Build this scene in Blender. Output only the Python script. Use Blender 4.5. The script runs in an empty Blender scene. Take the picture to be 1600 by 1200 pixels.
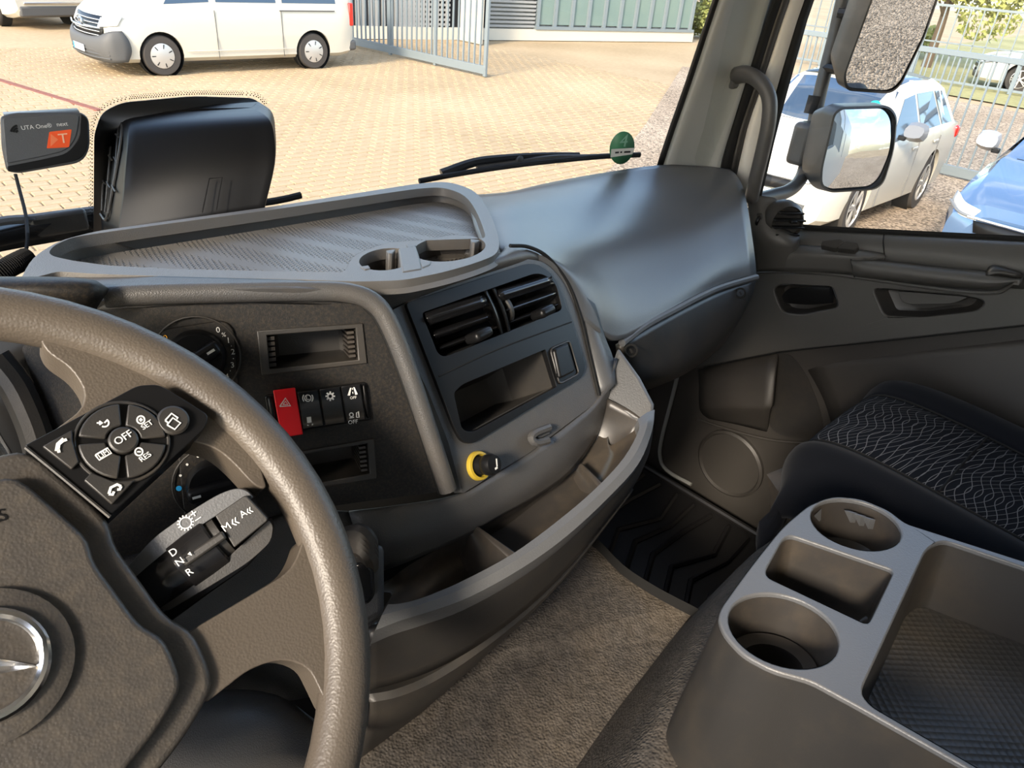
import bpy, bmesh, math, random
from mathutils import Vector, Matrix
random.seed(4)
SC = bpy.context.scene
COL = SC.collection
V = Vector
# ------------------------------------------------------------------ camera
EYE = V((0, 0, 2.35))                       # phone held over the driver's seat, metres above the yard
F = 1140.0
PSI = math.radians(46)
_dn = V((640-800, 2500-600, F)).normalized()
_fh = (V((0, 0, 1)) - _dn*_dn.z).normalized()
_rt = _dn.cross(_fh)
def _w(c):
    D, f, r = c.dot(_dn), c.dot(_fh), c.dot(_rt)
    return V((f*math.sin(PSI)+r*math.cos(PSI), f*math.cos(PSI)-r*math.sin(PSI), -D))
cx, cy, cz = _w(V((1, 0, 0))), _w(V((0, -1, 0))), _w(V((0, 0, -1)))
cam = bpy.data.cameras.new('camera'); camo = bpy.data.objects.new('camera', cam); COL.objects.link(camo)
cam.sensor_width = 36; cam.lens = 36*F/1600; cam.clip_start = 0.01; cam.clip_end = 500
camo.matrix_world = Matrix(((cx.x, cy.x, cz.x, EYE.x), (cx.y, cy.y, cz.y, EYE.y), (cx.z, cy.z, cz.z, EYE.z), (0, 0, 0, 1)))
SC.camera = camo
# ------------------------------------------------------------------ sky, sun, exposure
SC.view_settings.view_transform = 'Standard'; SC.view_settings.look = 'None'
SC.view_settings.gamma = 1; SC.view_settings.use_curve_mapping = False
SC.view_settings.exposure = 1.03
wd = bpy.data.worlds.new('sky'); SC.world = wd; wd.use_nodes = True
nt = wd.node_tree; nt.nodes.clear()
def N(nt, t, **kw):
    n = nt.nodes.new(t)
    for k, v in kw.items():
        if k in n.inputs: n.inputs[k].default_value = v
        else: setattr(n, k, v)
    return n
sky = N(nt, 'ShaderNodeTexSky'); sky.sky_type = 'NISHITA'; sky.sun_disc = False
SUN_EL, SUN_AZ = math.radians(30), math.radians(250)      # azimuth clockwise from +Y: low sun from the driver's side, a little behind
sky.sun_elevation = SUN_EL; sky.sun_rotation = SUN_AZ
tc = N(nt, 'ShaderNodeTexCoord'); mp = N(nt, 'ShaderNodeMapping'); mp.inputs['Scale'].default_value = (1, 1, 2.6)
noi = N(nt, 'ShaderNodeTexNoise', Scale=3.2, Detail=7.0, Roughness=0.62)
rmp = N(nt, 'ShaderNodeValToRGB'); rmp.color_ramp.elements[0].position = .50; rmp.color_ramp.elements[1].position = .72
mx = N(nt, 'ShaderNodeMix', data_type='RGBA'); mx.inputs[7].default_value = (4.6, 4.5, 4.4, 1)
bg = N(nt, 'ShaderNodeBackground', Strength=0.33); ou = N(nt, 'ShaderNodeOutputWorld')
L = nt.links.new
L(tc.outputs['Generated'], mp.inputs['Vector']); L(mp.outputs[0], noi.inputs['Vector']); L(noi.outputs[0], rmp.inputs[0])
L(rmp.outputs[0], mx.inputs[0]); L(sky.outputs[0], mx.inputs[6]); L(mx.outputs[2], bg.inputs[0]); L(bg.outputs[0], ou.inputs[0])
sl = bpy.data.lights.new('sun', 'SUN'); so = bpy.data.objects.new('sun', sl); COL.objects.link(so)
sl.energy = 3.2; sl.angle = math.radians(10); sl.color = (1, .87, .70)
sd = V((math.sin(SUN_AZ)*math.cos(SUN_EL), math.cos(SUN_AZ)*math.cos(SUN_EL), math.sin(SUN_EL)))
so.rotation_euler = sd.to_track_quat('Z', 'Y').to_euler(); so.location = (-6, -8, 12)

# ------------------------------------------------------------------ projection helpers (points in the cab from a sight line and a known surface)
def ray(px, py): return _w(V((px-800, py-600, F))/F)
def P(px, py, d): return EYE + ray(px, py)*d
def PZ(px, py, h):
    r = ray(px, py); return EYE + r*(h/r.z)
def PG(px, py, z): return PZ(px, py, z-EYE.z)
def PX(px, py, x):
    r = ray(px, py); return EYE + r*(x/r.x)
def PY(px, py, y):
    r = ray(px, py); return EYE + r*(y/r.y)
class PL:
    def __init__(s, o, n, up=V((0, 0, 1))):
        s.o, s.n = V(o), V(n).normalized()
        s.u = up.cross(s.n).normalized()          # to the viewer's right
        s.v = s.n.cross(s.u)
    def hit(s, px, py, off=0):
        r = ray(px, py); o = s.o + s.n*off
        return EYE + r*((o-EYE).dot(s.n)/r.dot(s.n))
    def at(s, a, b, off=0): return s.o + s.u*a + s.v*b + s.n*off
    def uv(s, p): return ((p-s.o).dot(s.u), (p-s.o).dot(s.v))
    @staticmethod
    def lean(o, dirh, deg):
        d = V((dirh[0], dirh[1], 0)).normalized(); nh = V((d.y, -d.x, 0)); b = math.radians(deg)
        return PL(o, nh*math.cos(b)+V((0, 0, math.sin(b))))
    @staticmethod
    def three(a, b, c):
        n = (b-a).cross(c-a).normalized()
        if n.dot(EYE-a) < 0: n = -n
        return PL(a, n, V((0, 1, 0)) if abs(n.z) > .9 else V((0, 0, 1)))

# ------------------------------------------------------------------ object helpers
LOC = {}
def thing(name, label, cat, loc, rz=0, group=None, local=False, kind=None):
    o = bpy.data.objects.new(name, None); COL.objects.link(o); o.empty_display_size = .05
    o.location = loc; o.rotation_euler = (0, 0, rz)
    if label: o['label'] = label
    if cat: o['category'] = cat
    if group: o['group'] = group
    if kind: o['kind'] = kind
    LOC[o.name] = V((0, 0, 0)) if local else V(loc)
    return o
def tag(o, label=None, cat=None, group=None, kind=None):
    for k, v in (('label', label), ('category', cat), ('group', group), ('kind', kind)):
        if v: o[k] = v
    return o
def obj(name, verts, faces, mat, parent=None, smooth=True, bevel=0, seg=2, sub=0, solid=0, angle=35, soff=-1):
    verts = [V(v) for v in verts]
    lo = V((min(v.x for v in verts), min(v.y for v in verts), min(v.z for v in verts)))
    hi = V((max(v.x for v in verts), max(v.y for v in verts), max(v.z for v in verts)))
    c = V(((lo.x+hi.x)/2, (lo.y+hi.y)/2, lo.z))
    me = bpy.data.meshes.new(name); me.from_pydata([v-c for v in verts], [], faces); me.update()
    o = bpy.data.objects.new(name, me); COL.objects.link(o)
    if mat: me.materials.append(mat)
    if parent:
        o.parent = parent; o.location = c - LOC[parent.name]
    else: o.location = c
    LOC[o.name] = c
    bm = bmesh.new(); bm.from_mesh(me); bmesh.ops.recalc_face_normals(bm, faces=bm.faces); bm.to_mesh(me); bm.free()
    if solid:
        m = o.modifiers.new('solid', 'SOLIDIFY'); m.thickness = abs(solid); m.offset = soff
    if bevel:
        m = o.modifiers.new('bevel', 'BEVEL'); m.width = bevel; m.segments = seg; m.limit_method = 'ANGLE'; m.angle_limit = math.radians(angle)
        m.harden_normals = False
    if sub:
        m = o.modifiers.new('sub', 'SUBSURF'); m.levels = sub; m.render_levels = sub
    if smooth:
        for p in me.polygons: p.use_smooth = True
        if not sub:
            bm = bmesh.new(); bm.from_mesh(me)
            for e in bm.edges:
                if len(e.link_faces) == 2 and e.calc_face_angle(0) > math.radians(angle): e.smooth = False
            bm.to_mesh(me); bm.free()
    return o
def rounded(pts, r, seg=4):
    """round the corners of a closed 2D polygon; r one number or one per corner"""
    out = []; n = len(pts)
    for i in range(n):
        p, a, b = V(pts[i][:2]), V(pts[i-1][:2]), V(pts[(i+1) % n][:2])
        rr = r[i] if isinstance(r, (list, tuple)) else r
        if rr <= 0: out.append((p.x, p.y)); continue
        da, db = (a-p), (b-p)
        ra, rb = min(rr, da.length*.48), min(rr, db.length*.48)
        s, e = p+da.normalized()*ra, p+db.normalized()*rb
        for k in range(seg+1):
            t = k/seg; q = s*(1-t)**2 + p*2*t*(1-t) + e*t*t; out.append((q.x, q.y))
    return out
def ell(c, rx, ry, n=28, rot=0, a0=0, a1=360):
    o = []; full = abs(a1-a0) >= 360
    for k in range(n if full else n+1):
        a = math.radians(a0+(a1-a0)*k/n); x, y = rx*math.cos(a), ry*math.sin(a)
        o.append((c[0]+x*math.cos(rot)-y*math.sin(rot), c[1]+x*math.sin(rot)+y*math.cos(rot)))
    return o
def plate(name, pts, n, t, mat, parent=None, holes=(), bevel=0, seg=2, **kw):
    """flat plate: front outline pts (3D), extruded back by t against n"""
    bm = bmesh.new(); n = V(n).normalized()
    def ring(ps):
        vs = [bm.verts.new(p) for p in ps]
        return [bm.edges.new((vs[i], vs[(i+1) % len(vs)])) for i in range(len(vs))]
    if not holes:
        vs = [bm.verts.new(p) for p in pts]; bm.faces.new(vs)
        if len(vs) > 4: bmesh.ops.triangulate(bm, faces=bm.faces[:]) if False else None
    else:
        ed = ring(pts)
        for h in holes: ed += ring(h)
        bmesh.ops.triangle_fill(bm, use_beauty=True, use_dissolve=False, edges=ed, normal=n)
    g = bmesh.ops.extrude_face_region(bm, geom=bm.faces[:])
    for v in g['geom']:
        if isinstance(v, bmesh.types.BMVert): v.co -= n*t
    bmesh.ops.recalc_face_normals(bm, faces=bm.faces)
    bm.verts.index_update()
    vs = [v.co.copy() for v in bm.verts]; fs = [[v.index for v in f.verts] for f in bm.faces]
    bm.free()
    return obj(name, vs, fs, mat, parent, bevel=bevel, seg=seg, **kw)
def cr(p0, p1, p2, p3, t):
    return ((p1*2) + (p2-p0)*t + (p0*2-p1*5+p2*4-p3)*t*t + (p1*3-p0-p2*3+p3)*t*t*t)*.5
def spline(pts, n, closed=False):
    pts = [V(p) for p in pts]; m = len(pts); out = []
    if m == 2 and not closed: return [pts[0].lerp(pts[1], k/n) for k in range(n+1)]
    segs = m if closed else m-1
    for i in range(segs):
        if closed: a, b, c, d = pts[i-1], pts[i], pts[(i+1) % m], pts[(i+2) % m]
        else:
            b, c = pts[i], pts[i+1]
            a = pts[i-1] if i else b*2-c
            d = pts[i+2] if i+2 < m else c*2-b
        for k in range(n): out.append(cr(a, b, c, d, k/n))
    if not closed: out.append(pts[-1])
    return out
def loft(name, rows, mat, parent=None, nu=4, nv=4, closed=False, solid=0, cap=False, **kw):
    rows = [spline(r, nu, closed) for r in rows]
    w_ = len(rows[0]); cols = [spline([r[i] for r in rows], nv) for i in range(w_)]
    h_ = len(cols[0]); vs = [cols[i][j] for j in range(h_) for i in range(w_)]; fs = []
    for j in range(h_-1):
        for i in range(w_ if closed else w_-1):
            k = (i+1) % w_
            fs.append((j*w_+i, j*w_+k, (j+1)*w_+k, (j+1)*w_+i))
    if cap and closed:
        fs.append(list(range(w_))[::-1]); fs.append([(h_-1)*w_+i for i in range(w_)])
    return obj(name, vs, fs, mat, parent, solid=solid, **kw)
def sweep(name, path, r, mat, parent=None, closed=False, seg=12, n=4, flat=1, up=None, smoothpath=True, **kw):
    pts = spline(path, n, closed) if smoothpath else [V(p) for p in path]
    m = len(pts); vs = []; fs = []
    nrm = V(up) if up else None
    for i, p in enumerate(pts):
        a = pts[i-1] if (i or closed) else p; b = pts[(i+1) % m] if (i < m-1 or closed) else p
        t = (b-a).normalized()
        if nrm is None: nrm = t.orthogonal()
        s = up and V(up) or nrm
        x = (s - t*s.dot(t)).normalized(); y = t.cross(x); nrm = x
        rr = r(i/(m-1)) if callable(r) else r
        for k in range(seg):
            an = 2*math.pi*k/seg; vs.append(p + x*(math.cos(an)*rr*flat) + y*(math.sin(an)*rr))
    for i in range(m if closed else m-1):
        for k in range(seg):
            j, l = (i+1) % m, (k+1) % seg
            fs.append((i*seg+k, i*seg+l, j*seg+l, j*seg+k))
    if not closed: fs += [list(range(seg))[::-1], [(m-1)*seg+k for k in range(seg)]]
    return obj(name, vs, fs, mat, parent, **kw)
def lathe(name, c, ax, prof, mat, parent=None, seg=32, capb=True, capt=True, sq=1, xdir=None, **kw):
    ax = V(ax).normalized(); x = V(xdir) if xdir else ax.orthogonal(); x = (x-ax*x.dot(ax)).normalized(); y = ax.cross(x); vs = []; fs = []
    for (r, h) in prof:
        for k in range(seg):
            a = 2*math.pi*k/seg; vs.append(V(c)+ax*h+x*(math.cos(a)*r)+y*(math.sin(a)*r*sq))
    for i in range(len(prof)-1):
        for k in range(seg):
            l = (k+1) % seg; fs.append((i*seg+k, i*seg+l, (i+1)*seg+l, (i+1)*seg+k))
    if capb: fs.append(list(range(seg))[::-1])
    if capt: fs.append([(len(prof)-1)*seg+k for k in range(seg)])
    return obj(name, vs, fs, mat, parent, **kw)
def box(name, c, size, mat, parent=None, ax=None, bevel=0, **kw):
    u, v, w = ax or (V((1, 0, 0)), V((0, 1, 0)), V((0, 0, 1))); c = V(c); sx, sy, sz = [s/2 for s in size]
    vs = [c+u*(sx*i)+v*(sy*j)+w*(sz*k) for k in (-1, 1) for j in (-1, 1) for i in (-1, 1)]
    fs = [(0, 2, 3, 1), (4, 5, 7, 6), (0, 1, 5, 4), (2, 6, 7, 3), (0, 4, 6, 2), (1, 3, 7, 5)]
    return obj(name, vs, fs, mat, parent, bevel=bevel, **kw)
def recess(name, loop, n, depth, shrink, mat, parent=None, push=None, **kw):
    """a pocket: opening loop, walls going back by depth, floor scaled by shrink"""
    loop = [V(p) for p in loop]; c = sum(loop, V())/len(loop); n = V(n).normalized(); m = len(loop); d = V(push) if push else -n*depth
    l2 = [c+(p-c)*shrink+d for p in loop]; l1 = [a.lerp(b, .85) for a, b in zip(loop, l2)]
    l15 = [c+(p-c)*(shrink*.8)+d for p in loop]
    vs = loop+l1+l15; fs = []
    for a in range(2):
        for i in range(m): fs.append((a*m+i, a*m+(i+1) % m, (a+1)*m+(i+1) % m, (a+1)*m+i))
    fs.append([2*m+i for i in range(m)])
    return obj(name, vs, fs, mat, parent, **kw)
def text(name, s, c, u, v, size, mat, parent=None, t=.0003, align='CENTER', shear=0, sx=1):
    cu = bpy.data.curves.new('t', 'FONT'); cu.body = s; cu.size = 1; cu.align_x = align; cu.align_y = 'CENTER'; cu.shear = shear; cu.resolution_u = 3; cu.extrude = .01
    to = bpy.data.objects.new('t', cu); COL.objects.link(to)
    dg = bpy.context.evaluated_depsgraph_get(); me = to.evaluated_get(dg).to_mesh()
    u, v = V(u).normalized(), V(v).normalized(); w = u.cross(v)
    vs = [V(c)+u*(q.co.x*size*sx)+v*(q.co.y*size)+w*(t if q.co.z > 0 else -t) for q in me.vertices]; fs = [list(p.vertices) for p in me.polygons]
    to.evaluated_get(dg).to_mesh_clear(); bpy.data.objects.remove(to); bpy.data.curves.remove(cu)
    if not vs: return None
    return obj(name, vs, fs, mat, parent, smooth=False)
def join_geo(parts):
    vs, fs = [], []
    for a, b in parts:
        k = len(vs); vs += a; fs += [[i+k for i in f] for f in b]
    return vs, fs
def strip(pts, w, n, t=.0004):
    """thin raised line of width w along 3D pts on a surface with normal n"""
    n = V(n).normalized(); pts = [V(p) for p in pts]; vs, fs = [], []
    for i, p in enumerate(pts):
        a, b = pts[max(i-1, 0)], pts[min(i+1, len(pts)-1)]
        s = (b-a).normalized().cross(n)*(w/2)
        vs += [p+s+n*t, p-s+n*t, p+s, p-s]
    for i in range(len(pts)-1):
        k = i*4; fs += [(k, k+1, k+5, k+4), (k, k+4, k+6, k+2), (k+1, k+3, k+7, k+5)]
    return vs, fs

# ------------------------------------------------------------------ materials
def mat(name, col, rough=.5, bump=0, scale=300, kind='noise', var=0, metal=0, coat=0, spec=.5, dust=None, dustamt=0, dscale=6, emit=None, trans=0, sheen=0, dist=.001, alpha=1):
    m = bpy.data.materials.new(name); m.use_nodes = True; t = m.node_tree; b = t.nodes['Principled BSDF']
    b.inputs['Base Color'].default_value = (*col, 1); b.inputs['Roughness'].default_value = rough; b.inputs['Metallic'].default_value = metal
    b.inputs['Specular IOR Level'].default_value = spec; b.inputs['Coat Weight'].default_value = coat; b.inputs['Sheen Weight'].default_value = sheen
    L = t.links.new; co = None
    if bump or var or dust: co = N(t, 'ShaderNodeTexCoord')
    src = None
    if bump:
        if kind == 'vor':
            x = N(t, 'ShaderNodeTexVoronoi', Scale=scale); o = x.outputs['Distance']
        elif kind == 'leather':
            x = N(t, 'ShaderNodeTexVoronoi', Scale=scale); x.feature = 'SMOOTH_F1'; o = x.outputs['Distance']
        else:
            x = N(t, 'ShaderNodeTexNoise', Scale=scale, Detail=2.0); o = x.outputs[0]
        L(co.outputs['Object'], x.inputs['Vector'])
        bp = N(t, 'ShaderNodeBump', Strength=bump, Distance=dist); L(o, bp.inputs['Height']); L(bp.outputs[0], b.inputs['Normal'])
    if var:
        x = N(t, 'ShaderNodeTexNoise', Scale=scale*.6 if scale < 50 else 90, Detail=4.0); L(co.outputs['Object'], x.inputs['Vector'])
        r = N(t, 'ShaderNodeMapRange'); r.inputs[3].default_value = 1-var; r.inputs[4].default_value = 1+var; r.inputs[1].default_value = .3; r.inputs[2].default_value = .7
        mm = N(t, 'ShaderNodeMix', data_type='RGBA', blend_type='MULTIPLY'); mm.inputs[0].default_value = 1; mm.inputs[6].default_value = (*col, 1)
        L(x.outputs[0], r.inputs[0]); L(r.outputs[0], mm.inputs[7]); L(mm.outputs[2], b.inputs['Base Color']); src = mm.outputs[2]
    if dust:
        x = N(t, 'ShaderNodeTexNoise', Scale=dscale, Detail=8.0, Roughness=.7); L(co.outputs['Object'], x.inputs['Vector'])
        r = N(t, 'ShaderNodeMapRange'); r.inputs[1].default_value = .45; r.inputs[2].default_value = .75; r.inputs[4].default_value = dustamt
        mm = N(t, 'ShaderNodeMix', data_type='RGBA'); mm.inputs[6].default_value = (*col, 1); mm.inputs[7].default_value = (*dust, 1)
        L(x.outputs[0], r.inputs[0]); L(r.outputs[0], mm.inputs[0])
        if src: L(src, mm.inputs[6])
        L(mm.outputs[2], b.inputs['Base Color'])
    if emit:
        b.inputs['Emission Color'].default_value = (*emit[0], 1); b.inputs['Emission Strength'].default_value = emit[1]
    return m
def glassmat(name, tint=(1, 1, 1), refl=.06, rough=0):
    m = bpy.data.materials.new(name); m.use_nodes = True; t = m.node_tree; t.nodes.clear()
    a = N(t, 'ShaderNodeBsdfTransparent'); a.inputs[0].default_value = (*tint, 1); g = N(t, 'ShaderNodeBsdfGlossy', Roughness=rough)
    fr = N(t, 'ShaderNodeFresnel', IOR=1.45); ml = N(t, 'ShaderNodeMath', operation='MULTIPLY'); ml.inputs[1].default_value = refl/.04
    mixs = N(t, 'ShaderNodeMixShader'); o = N(t, 'ShaderNodeOutputMaterial'); L = t.links.new
    L(fr.outputs[0], ml.inputs[0]); L(ml.outputs[0], mixs.inputs[0]); L(a.outputs[0], mixs.inputs[1]); L(g.outputs[0], mixs.inputs[2]); L(mixs.outputs[0], o.inputs[0])
    return m
DUST = (.30, .22, .13)
M = {}
M['dash'] = mat('dash_plastic', (.068, .067, .067), .42, .35, 900, 'vor', dust=DUST, dustamt=.12, dist=.0006)
M['bolster'] = mat('bolster_plastic', (.092, .095, .100), .40, .3, 700, 'noise', dust=DUST, dustamt=.05, dist=.0006)
M['fascia'] = mat('fascia_plastic', (.0105, .010, .0098), .5, .3, 1100, 'noise', dust=DUST, dustamt=.10, dscale=400, dist=.0005, spec=.35)
M['black'] = mat('black_plastic', (.0075, .0075, .008), .34, 0, spec=.28)
M['gloss'] = mat('gloss_black', (.010, .010, .011), .16, 0, dust=DUST, dustamt=.04)
M['tray'] = mat('tray_plastic', (.135, .130, .124), .45, .3, 900, 'vor', dust=DUST, dustamt=.18, dist=.0005)
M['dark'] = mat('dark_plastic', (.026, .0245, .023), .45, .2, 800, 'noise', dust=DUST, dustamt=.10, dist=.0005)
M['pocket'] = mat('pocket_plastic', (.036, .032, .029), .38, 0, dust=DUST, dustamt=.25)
M['leather'] = mat('wheel_leather', (.088, .072, .056), .43, .35, 620, 'leather', dist=.0007)
M['hub'] = mat('hub_plastic', (.050, .044, .038), .42, .35, 620, 'leather', dust=(.2, .16, .11), dustamt=.18, dscale=90, dist=.0007)
M['ink'] = mat('white_print', (.75, .75, .72), .5)
M['red'] = mat('red_plastic', (.92, .008, .016), .35)
M['orange'] = mat('orange_print', (.95, .10, .01), .5)
M['silver'] = mat('chrome', (.8, .8, .8), .15, metal=1)
M['yellow'] = mat('yellow_ring', (.42, .30, .03), .45)
M['amber'] = mat('amber_print', (.9, .42, .02), .5)
M['blue'] = mat('blue_print', (.02, .35, .75), .5)
M['redp'] = mat('red_print', (.8, .03, .03), .5)
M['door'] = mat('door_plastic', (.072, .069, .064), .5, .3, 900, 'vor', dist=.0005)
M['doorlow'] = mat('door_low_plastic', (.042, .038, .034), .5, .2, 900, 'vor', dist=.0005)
M['pillar'] = mat('pillar_plastic', (.29, .295, .28), .55, .15, 700, 'noise', dist=.0005)
M['paint'] = mat('white_paint', (.62, .60, .55), .3, coat=.3)
M['rubber'] = mat('rubber', (.010, .010, .010), .75, .2, 500, dist=.0005, spec=.25)
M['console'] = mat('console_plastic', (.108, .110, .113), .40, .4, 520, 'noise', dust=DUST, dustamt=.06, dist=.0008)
M['carpet'] = mat('tunnel_carpet', (.066, .058, .050), .85, .9, 330, 'leather', var=.35, dust=DUST, dustamt=.16, dscale=5, dist=.0018, spec=.3)
M['mat'] = mat('rubber_mat', (.014, .013, .013), .42, .2, 300, dist=.001)
M['velour'] = mat('seat_velour', (.0048, .0056, .0082), .95, .3, 900, sheen=.06, dist=.0006, spec=.12)
M['housing'] = mat('housing_black', (.0045, .0045, .005), .42, .1, 900, dist=.0004, spec=.3)
# ================================================================== THE YARD OUTSIDE
def paving_mat(name, c1, c2, sc):
    m = bpy.data.materials.new(name); m.use_nodes = True; t = m.node_tree; b = t.nodes['Principled BSDF']; b.inputs['Roughness'].default_value = .9; L = t.links.new
    b.inputs['Specular IOR Level'].default_value = .2
    co = N(t, 'ShaderNodeTexCoord'); n1 = N(t, 'ShaderNodeTexNoise', Scale=sc, Detail=6.0, Roughness=.7); n2 = N(t, 'ShaderNodeTexNoise', Scale=.35, Detail=3.0)
    ad = N(t, 'ShaderNodeMath', operation='ADD'); r = N(t, 'ShaderNodeMapRange'); r.inputs[1].default_value = .7; r.inputs[2].default_value = 1.3
    mm = N(t, 'ShaderNodeMix', data_type='RGBA'); mm.inputs[6].default_value = (*c1, 1); mm.inputs[7].default_value = (*c2, 1)
    L(co.outputs['Object'], n1.inputs['Vector']); L(co.outputs['Object'], n2.inputs['Vector']); L(n1.outputs[0], ad.inputs[0]); L(n2.outputs[0], ad.inputs[1])
    L(ad.outputs[0], r.inputs[0]); L(r.outputs[0], mm.inputs[0]); L(mm.outputs[2], b.inputs['Base Color'])
    bp = N(t, 'ShaderNodeBump', Strength=.5, Distance=.01); L(n1.outputs[0], bp.inputs['Height']); L(bp.outputs[0], b.inputs['Normal'])
    return m
M['paving'] = paving_mat('block_paving', (.345, .250, .142), (.50, .375, .232), 9)
M['joint'] = paving_mat('paving_joint', (.40, .29, .17), (.55, .41, .25), 20)
M['redpave'] = mat('red_paver', (.24, .085, .055), .9, .3, 40, dist=.01)
def gravel_mat():
    m = paving_mat('gravel', (.33, .245, .165), (.50, .39, .28), 45); t = m.node_tree; b = t.nodes['Principled BSDF']; L = t.links.new
    co = N(t, 'ShaderNodeTexCoord'); vo = N(t, 'ShaderNodeTexVoronoi', Scale=38.0); L(co.outputs['Object'], vo.inputs['Vector'])
    bw_ = N(t, 'ShaderNodeRGBToBW'); L(vo.outputs['Color'], bw_.inputs[0]); r = N(t, 'ShaderNodeMapRange'); r.inputs[1].default_value = .2; r.inputs[2].default_value = .8; r.inputs[3].default_value = .45; r.inputs[4].default_value = 1.35
    L(bw_.outputs[0], r.inputs[0]); src = b.inputs['Base Color'].links[0].from_socket
    mm = N(t, 'ShaderNodeMix', data_type='RGBA', blend_type='MULTIPLY'); mm.inputs[0].default_value = 1; L(src, mm.inputs[6]); L(r.outputs[0], mm.inputs[7]); L(mm.outputs[2], b.inputs['Base Color'])
    bp = N(t, 'ShaderNodeBump', Strength=.8, Distance=.02); L(vo.outputs['Distance'], bp.inputs['Height']); bp.invert = True; L(bp.outputs[0], b.inputs['Normal'])
    return m
M['gravel'] = gravel_mat()
M['grass'] = paving_mat('grass', (.22, .20, .08), (.42, .38, .18), 8)
M['carwhite'] = mat('car_white', (.54, .50, .415), .35, coat=.6)
M['carblue'] = mat('car_blue', (.10, .17, .29), .18, coat=1, metal=.3)
M['cargrey'] = mat('car_grey', (.16, .16, .16), .3, coat=.5)
M['carglass'] = mat('car_glass', (.03, .05, .08), .05, spec=1.0)
M['tyre'] = mat('tyre', (.045, .038, .032), .8)
M['rim'] = mat('alloy', (.55, .53, .50), .35, metal=.6)
M['bumper'] = mat('grey_bumper', (.075, .073, .07), .6)
M['lamp'] = mat('headlamp', (.75, .76, .74), .12, coat=1)
M['tail'] = mat('tail_lamp', (.65, .02, .01), .25, coat=.6)
M['steel'] = mat('galvanised_steel', (.17, .20, .21), .5)
M['corr'] = mat('corrugated_grey', (.27, .27, .26), .5)
M['plinth'] = mat('white_render', (.52, .48, .39), .8)
M['winglass'] = mat('facade_glass', (.16, .22, .20), .06, spec=.8)
M['leaf'] = mat('leaf', (.17, .22, .035), .6, var=.4, scale=2)
M['leaf2'] = mat('leaf_pale', (.33, .34, .10), .6, var=.4, scale=2)
M['bark'] = mat('bark', (.10, .07, .045), .9)

gr = obj('ground', [V((-60, -40, -.02)), V((90, -40, -.02)), V((90, 90, -.02)), V((-60, 90, -.02))], [(0, 1, 2, 3)], M['paving']); tag(gr, kind='structure')
# block paving in front of the truck: the nearest blocks one by one, the rest as one sheet of blocks
bw, bh, gap = .24, .16, .008
def block_vs(x, y, z):
    x0, x1, y0, y1 = x+gap, x+bw-gap, y+gap, y+bh-gap; e = .006
    vs = [V((x0, y0, -.02)), V((x1, y0, -.02)), V((x1, y1, -.02)), V((x0, y1, -.02)), V((x0+e, y0+e, z)), V((x1-e, y0+e, z)), V((x1-e, y1-e, z)), V((x0+e, y1-e, z))]
    return vs, [(4, 5, 6, 7), (0, 1, 5, 4), (1, 2, 6, 5), (2, 3, 7, 6), (3, 0, 4, 7)]
def scrn(p):
    q = p-EYE; d = q.dot(-cz); return (800+F*q.dot(cx)/d, 600-F*q.dot(cy)/d) if d > .1 else (-9999, -9999)
blocks = []
for j in range(int((17.6-4.6)/bh)):
    y = 4.6+j*bh
    for i in range(int(15/bw)):
        x = -.5+i*bw+(bw/2 if j % 2 else 0)
        s = scrn(V((x, y, 0)))
        if not (-60 < s[0] < 1090 and -40 < s[1] < 450): continue
        blocks.append((x, y))
redline = lambda x, y: False
blocks.sort(key=lambda b: b[0]**2+b[1]**2)
sheet, rsheet = [], []
vs0, fs0 = block_vs(-bw/2, -bh/2, 0)
bme = bpy.data.meshes.new('paving_block'); bme.from_pydata(vs0, [], fs0); bme.materials.append(M['paving'])
vis = [b for b in blocks if scrn(V((b[0], b[1], 0)))[1] < 300 or scrn(V((b[0], b[1], 0)))[0] < 160]
near = set(vis[:290])
for (x, y) in blocks:
    z = random.uniform(-.003, .002)
    if (x, y) in near and not redline(x+bw/2, y+bh/2):
        o = bpy.data.objects.new('paving_block', bme); COL.objects.link(o); o.parent = gr; o.location = V((x+bw/2, y+bh/2, z)) - LOC[gr.name]
    else: (rsheet if redline(x+bw/2, y+bh/2) else sheet).append(block_vs(x, y, z))
o = obj('block_paving', *join_geo(sheet), M['paving'], gr, smooth=False); o['kind'] = 'stuff'
ra, rb_ = PG(-40, 113, 0), PG(165, 175, 0); rd = (rb_-ra).normalized(); rs = rd.cross(V((0, 0, 1)))
for k in range(int((rb_-ra).length/.21)):
    box('red_paver', ra+rd*(k*.21+.1)+V((0, 0, -.006)), (.2, .11, .022), M['redpave'], gr, ax=(rd, rs, V((0, 0, 1))), bevel=.004, seg=1)
g1_, g2_, g3_ = PG(955, 262, .012), PG(1008, 195, .012), PG(1066, 104, .012)
gv = obj('gravel_yard', [V((-8, -16, .012)), V((20, -16, .012)), V((20, g3_.y-2, .012)), g3_, g2_, g1_, V((2.0, g1_.y-2.6, .012)), V((-8, .5, .012))], [(0, 1, 2, 3, 4, 5, 6, 7)], M['gravel']); tag(gv, kind='structure')
gs = obj('grass_strip', [V((20, -12, .012)), V((60, -12, .012)), V((60, 14, .012)), V((24, 11, .012)), V((21, 7.5, .012))], [(0, 1, 2, 3, 4)], M['grass']); tag(gs, kind='structure')

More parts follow.
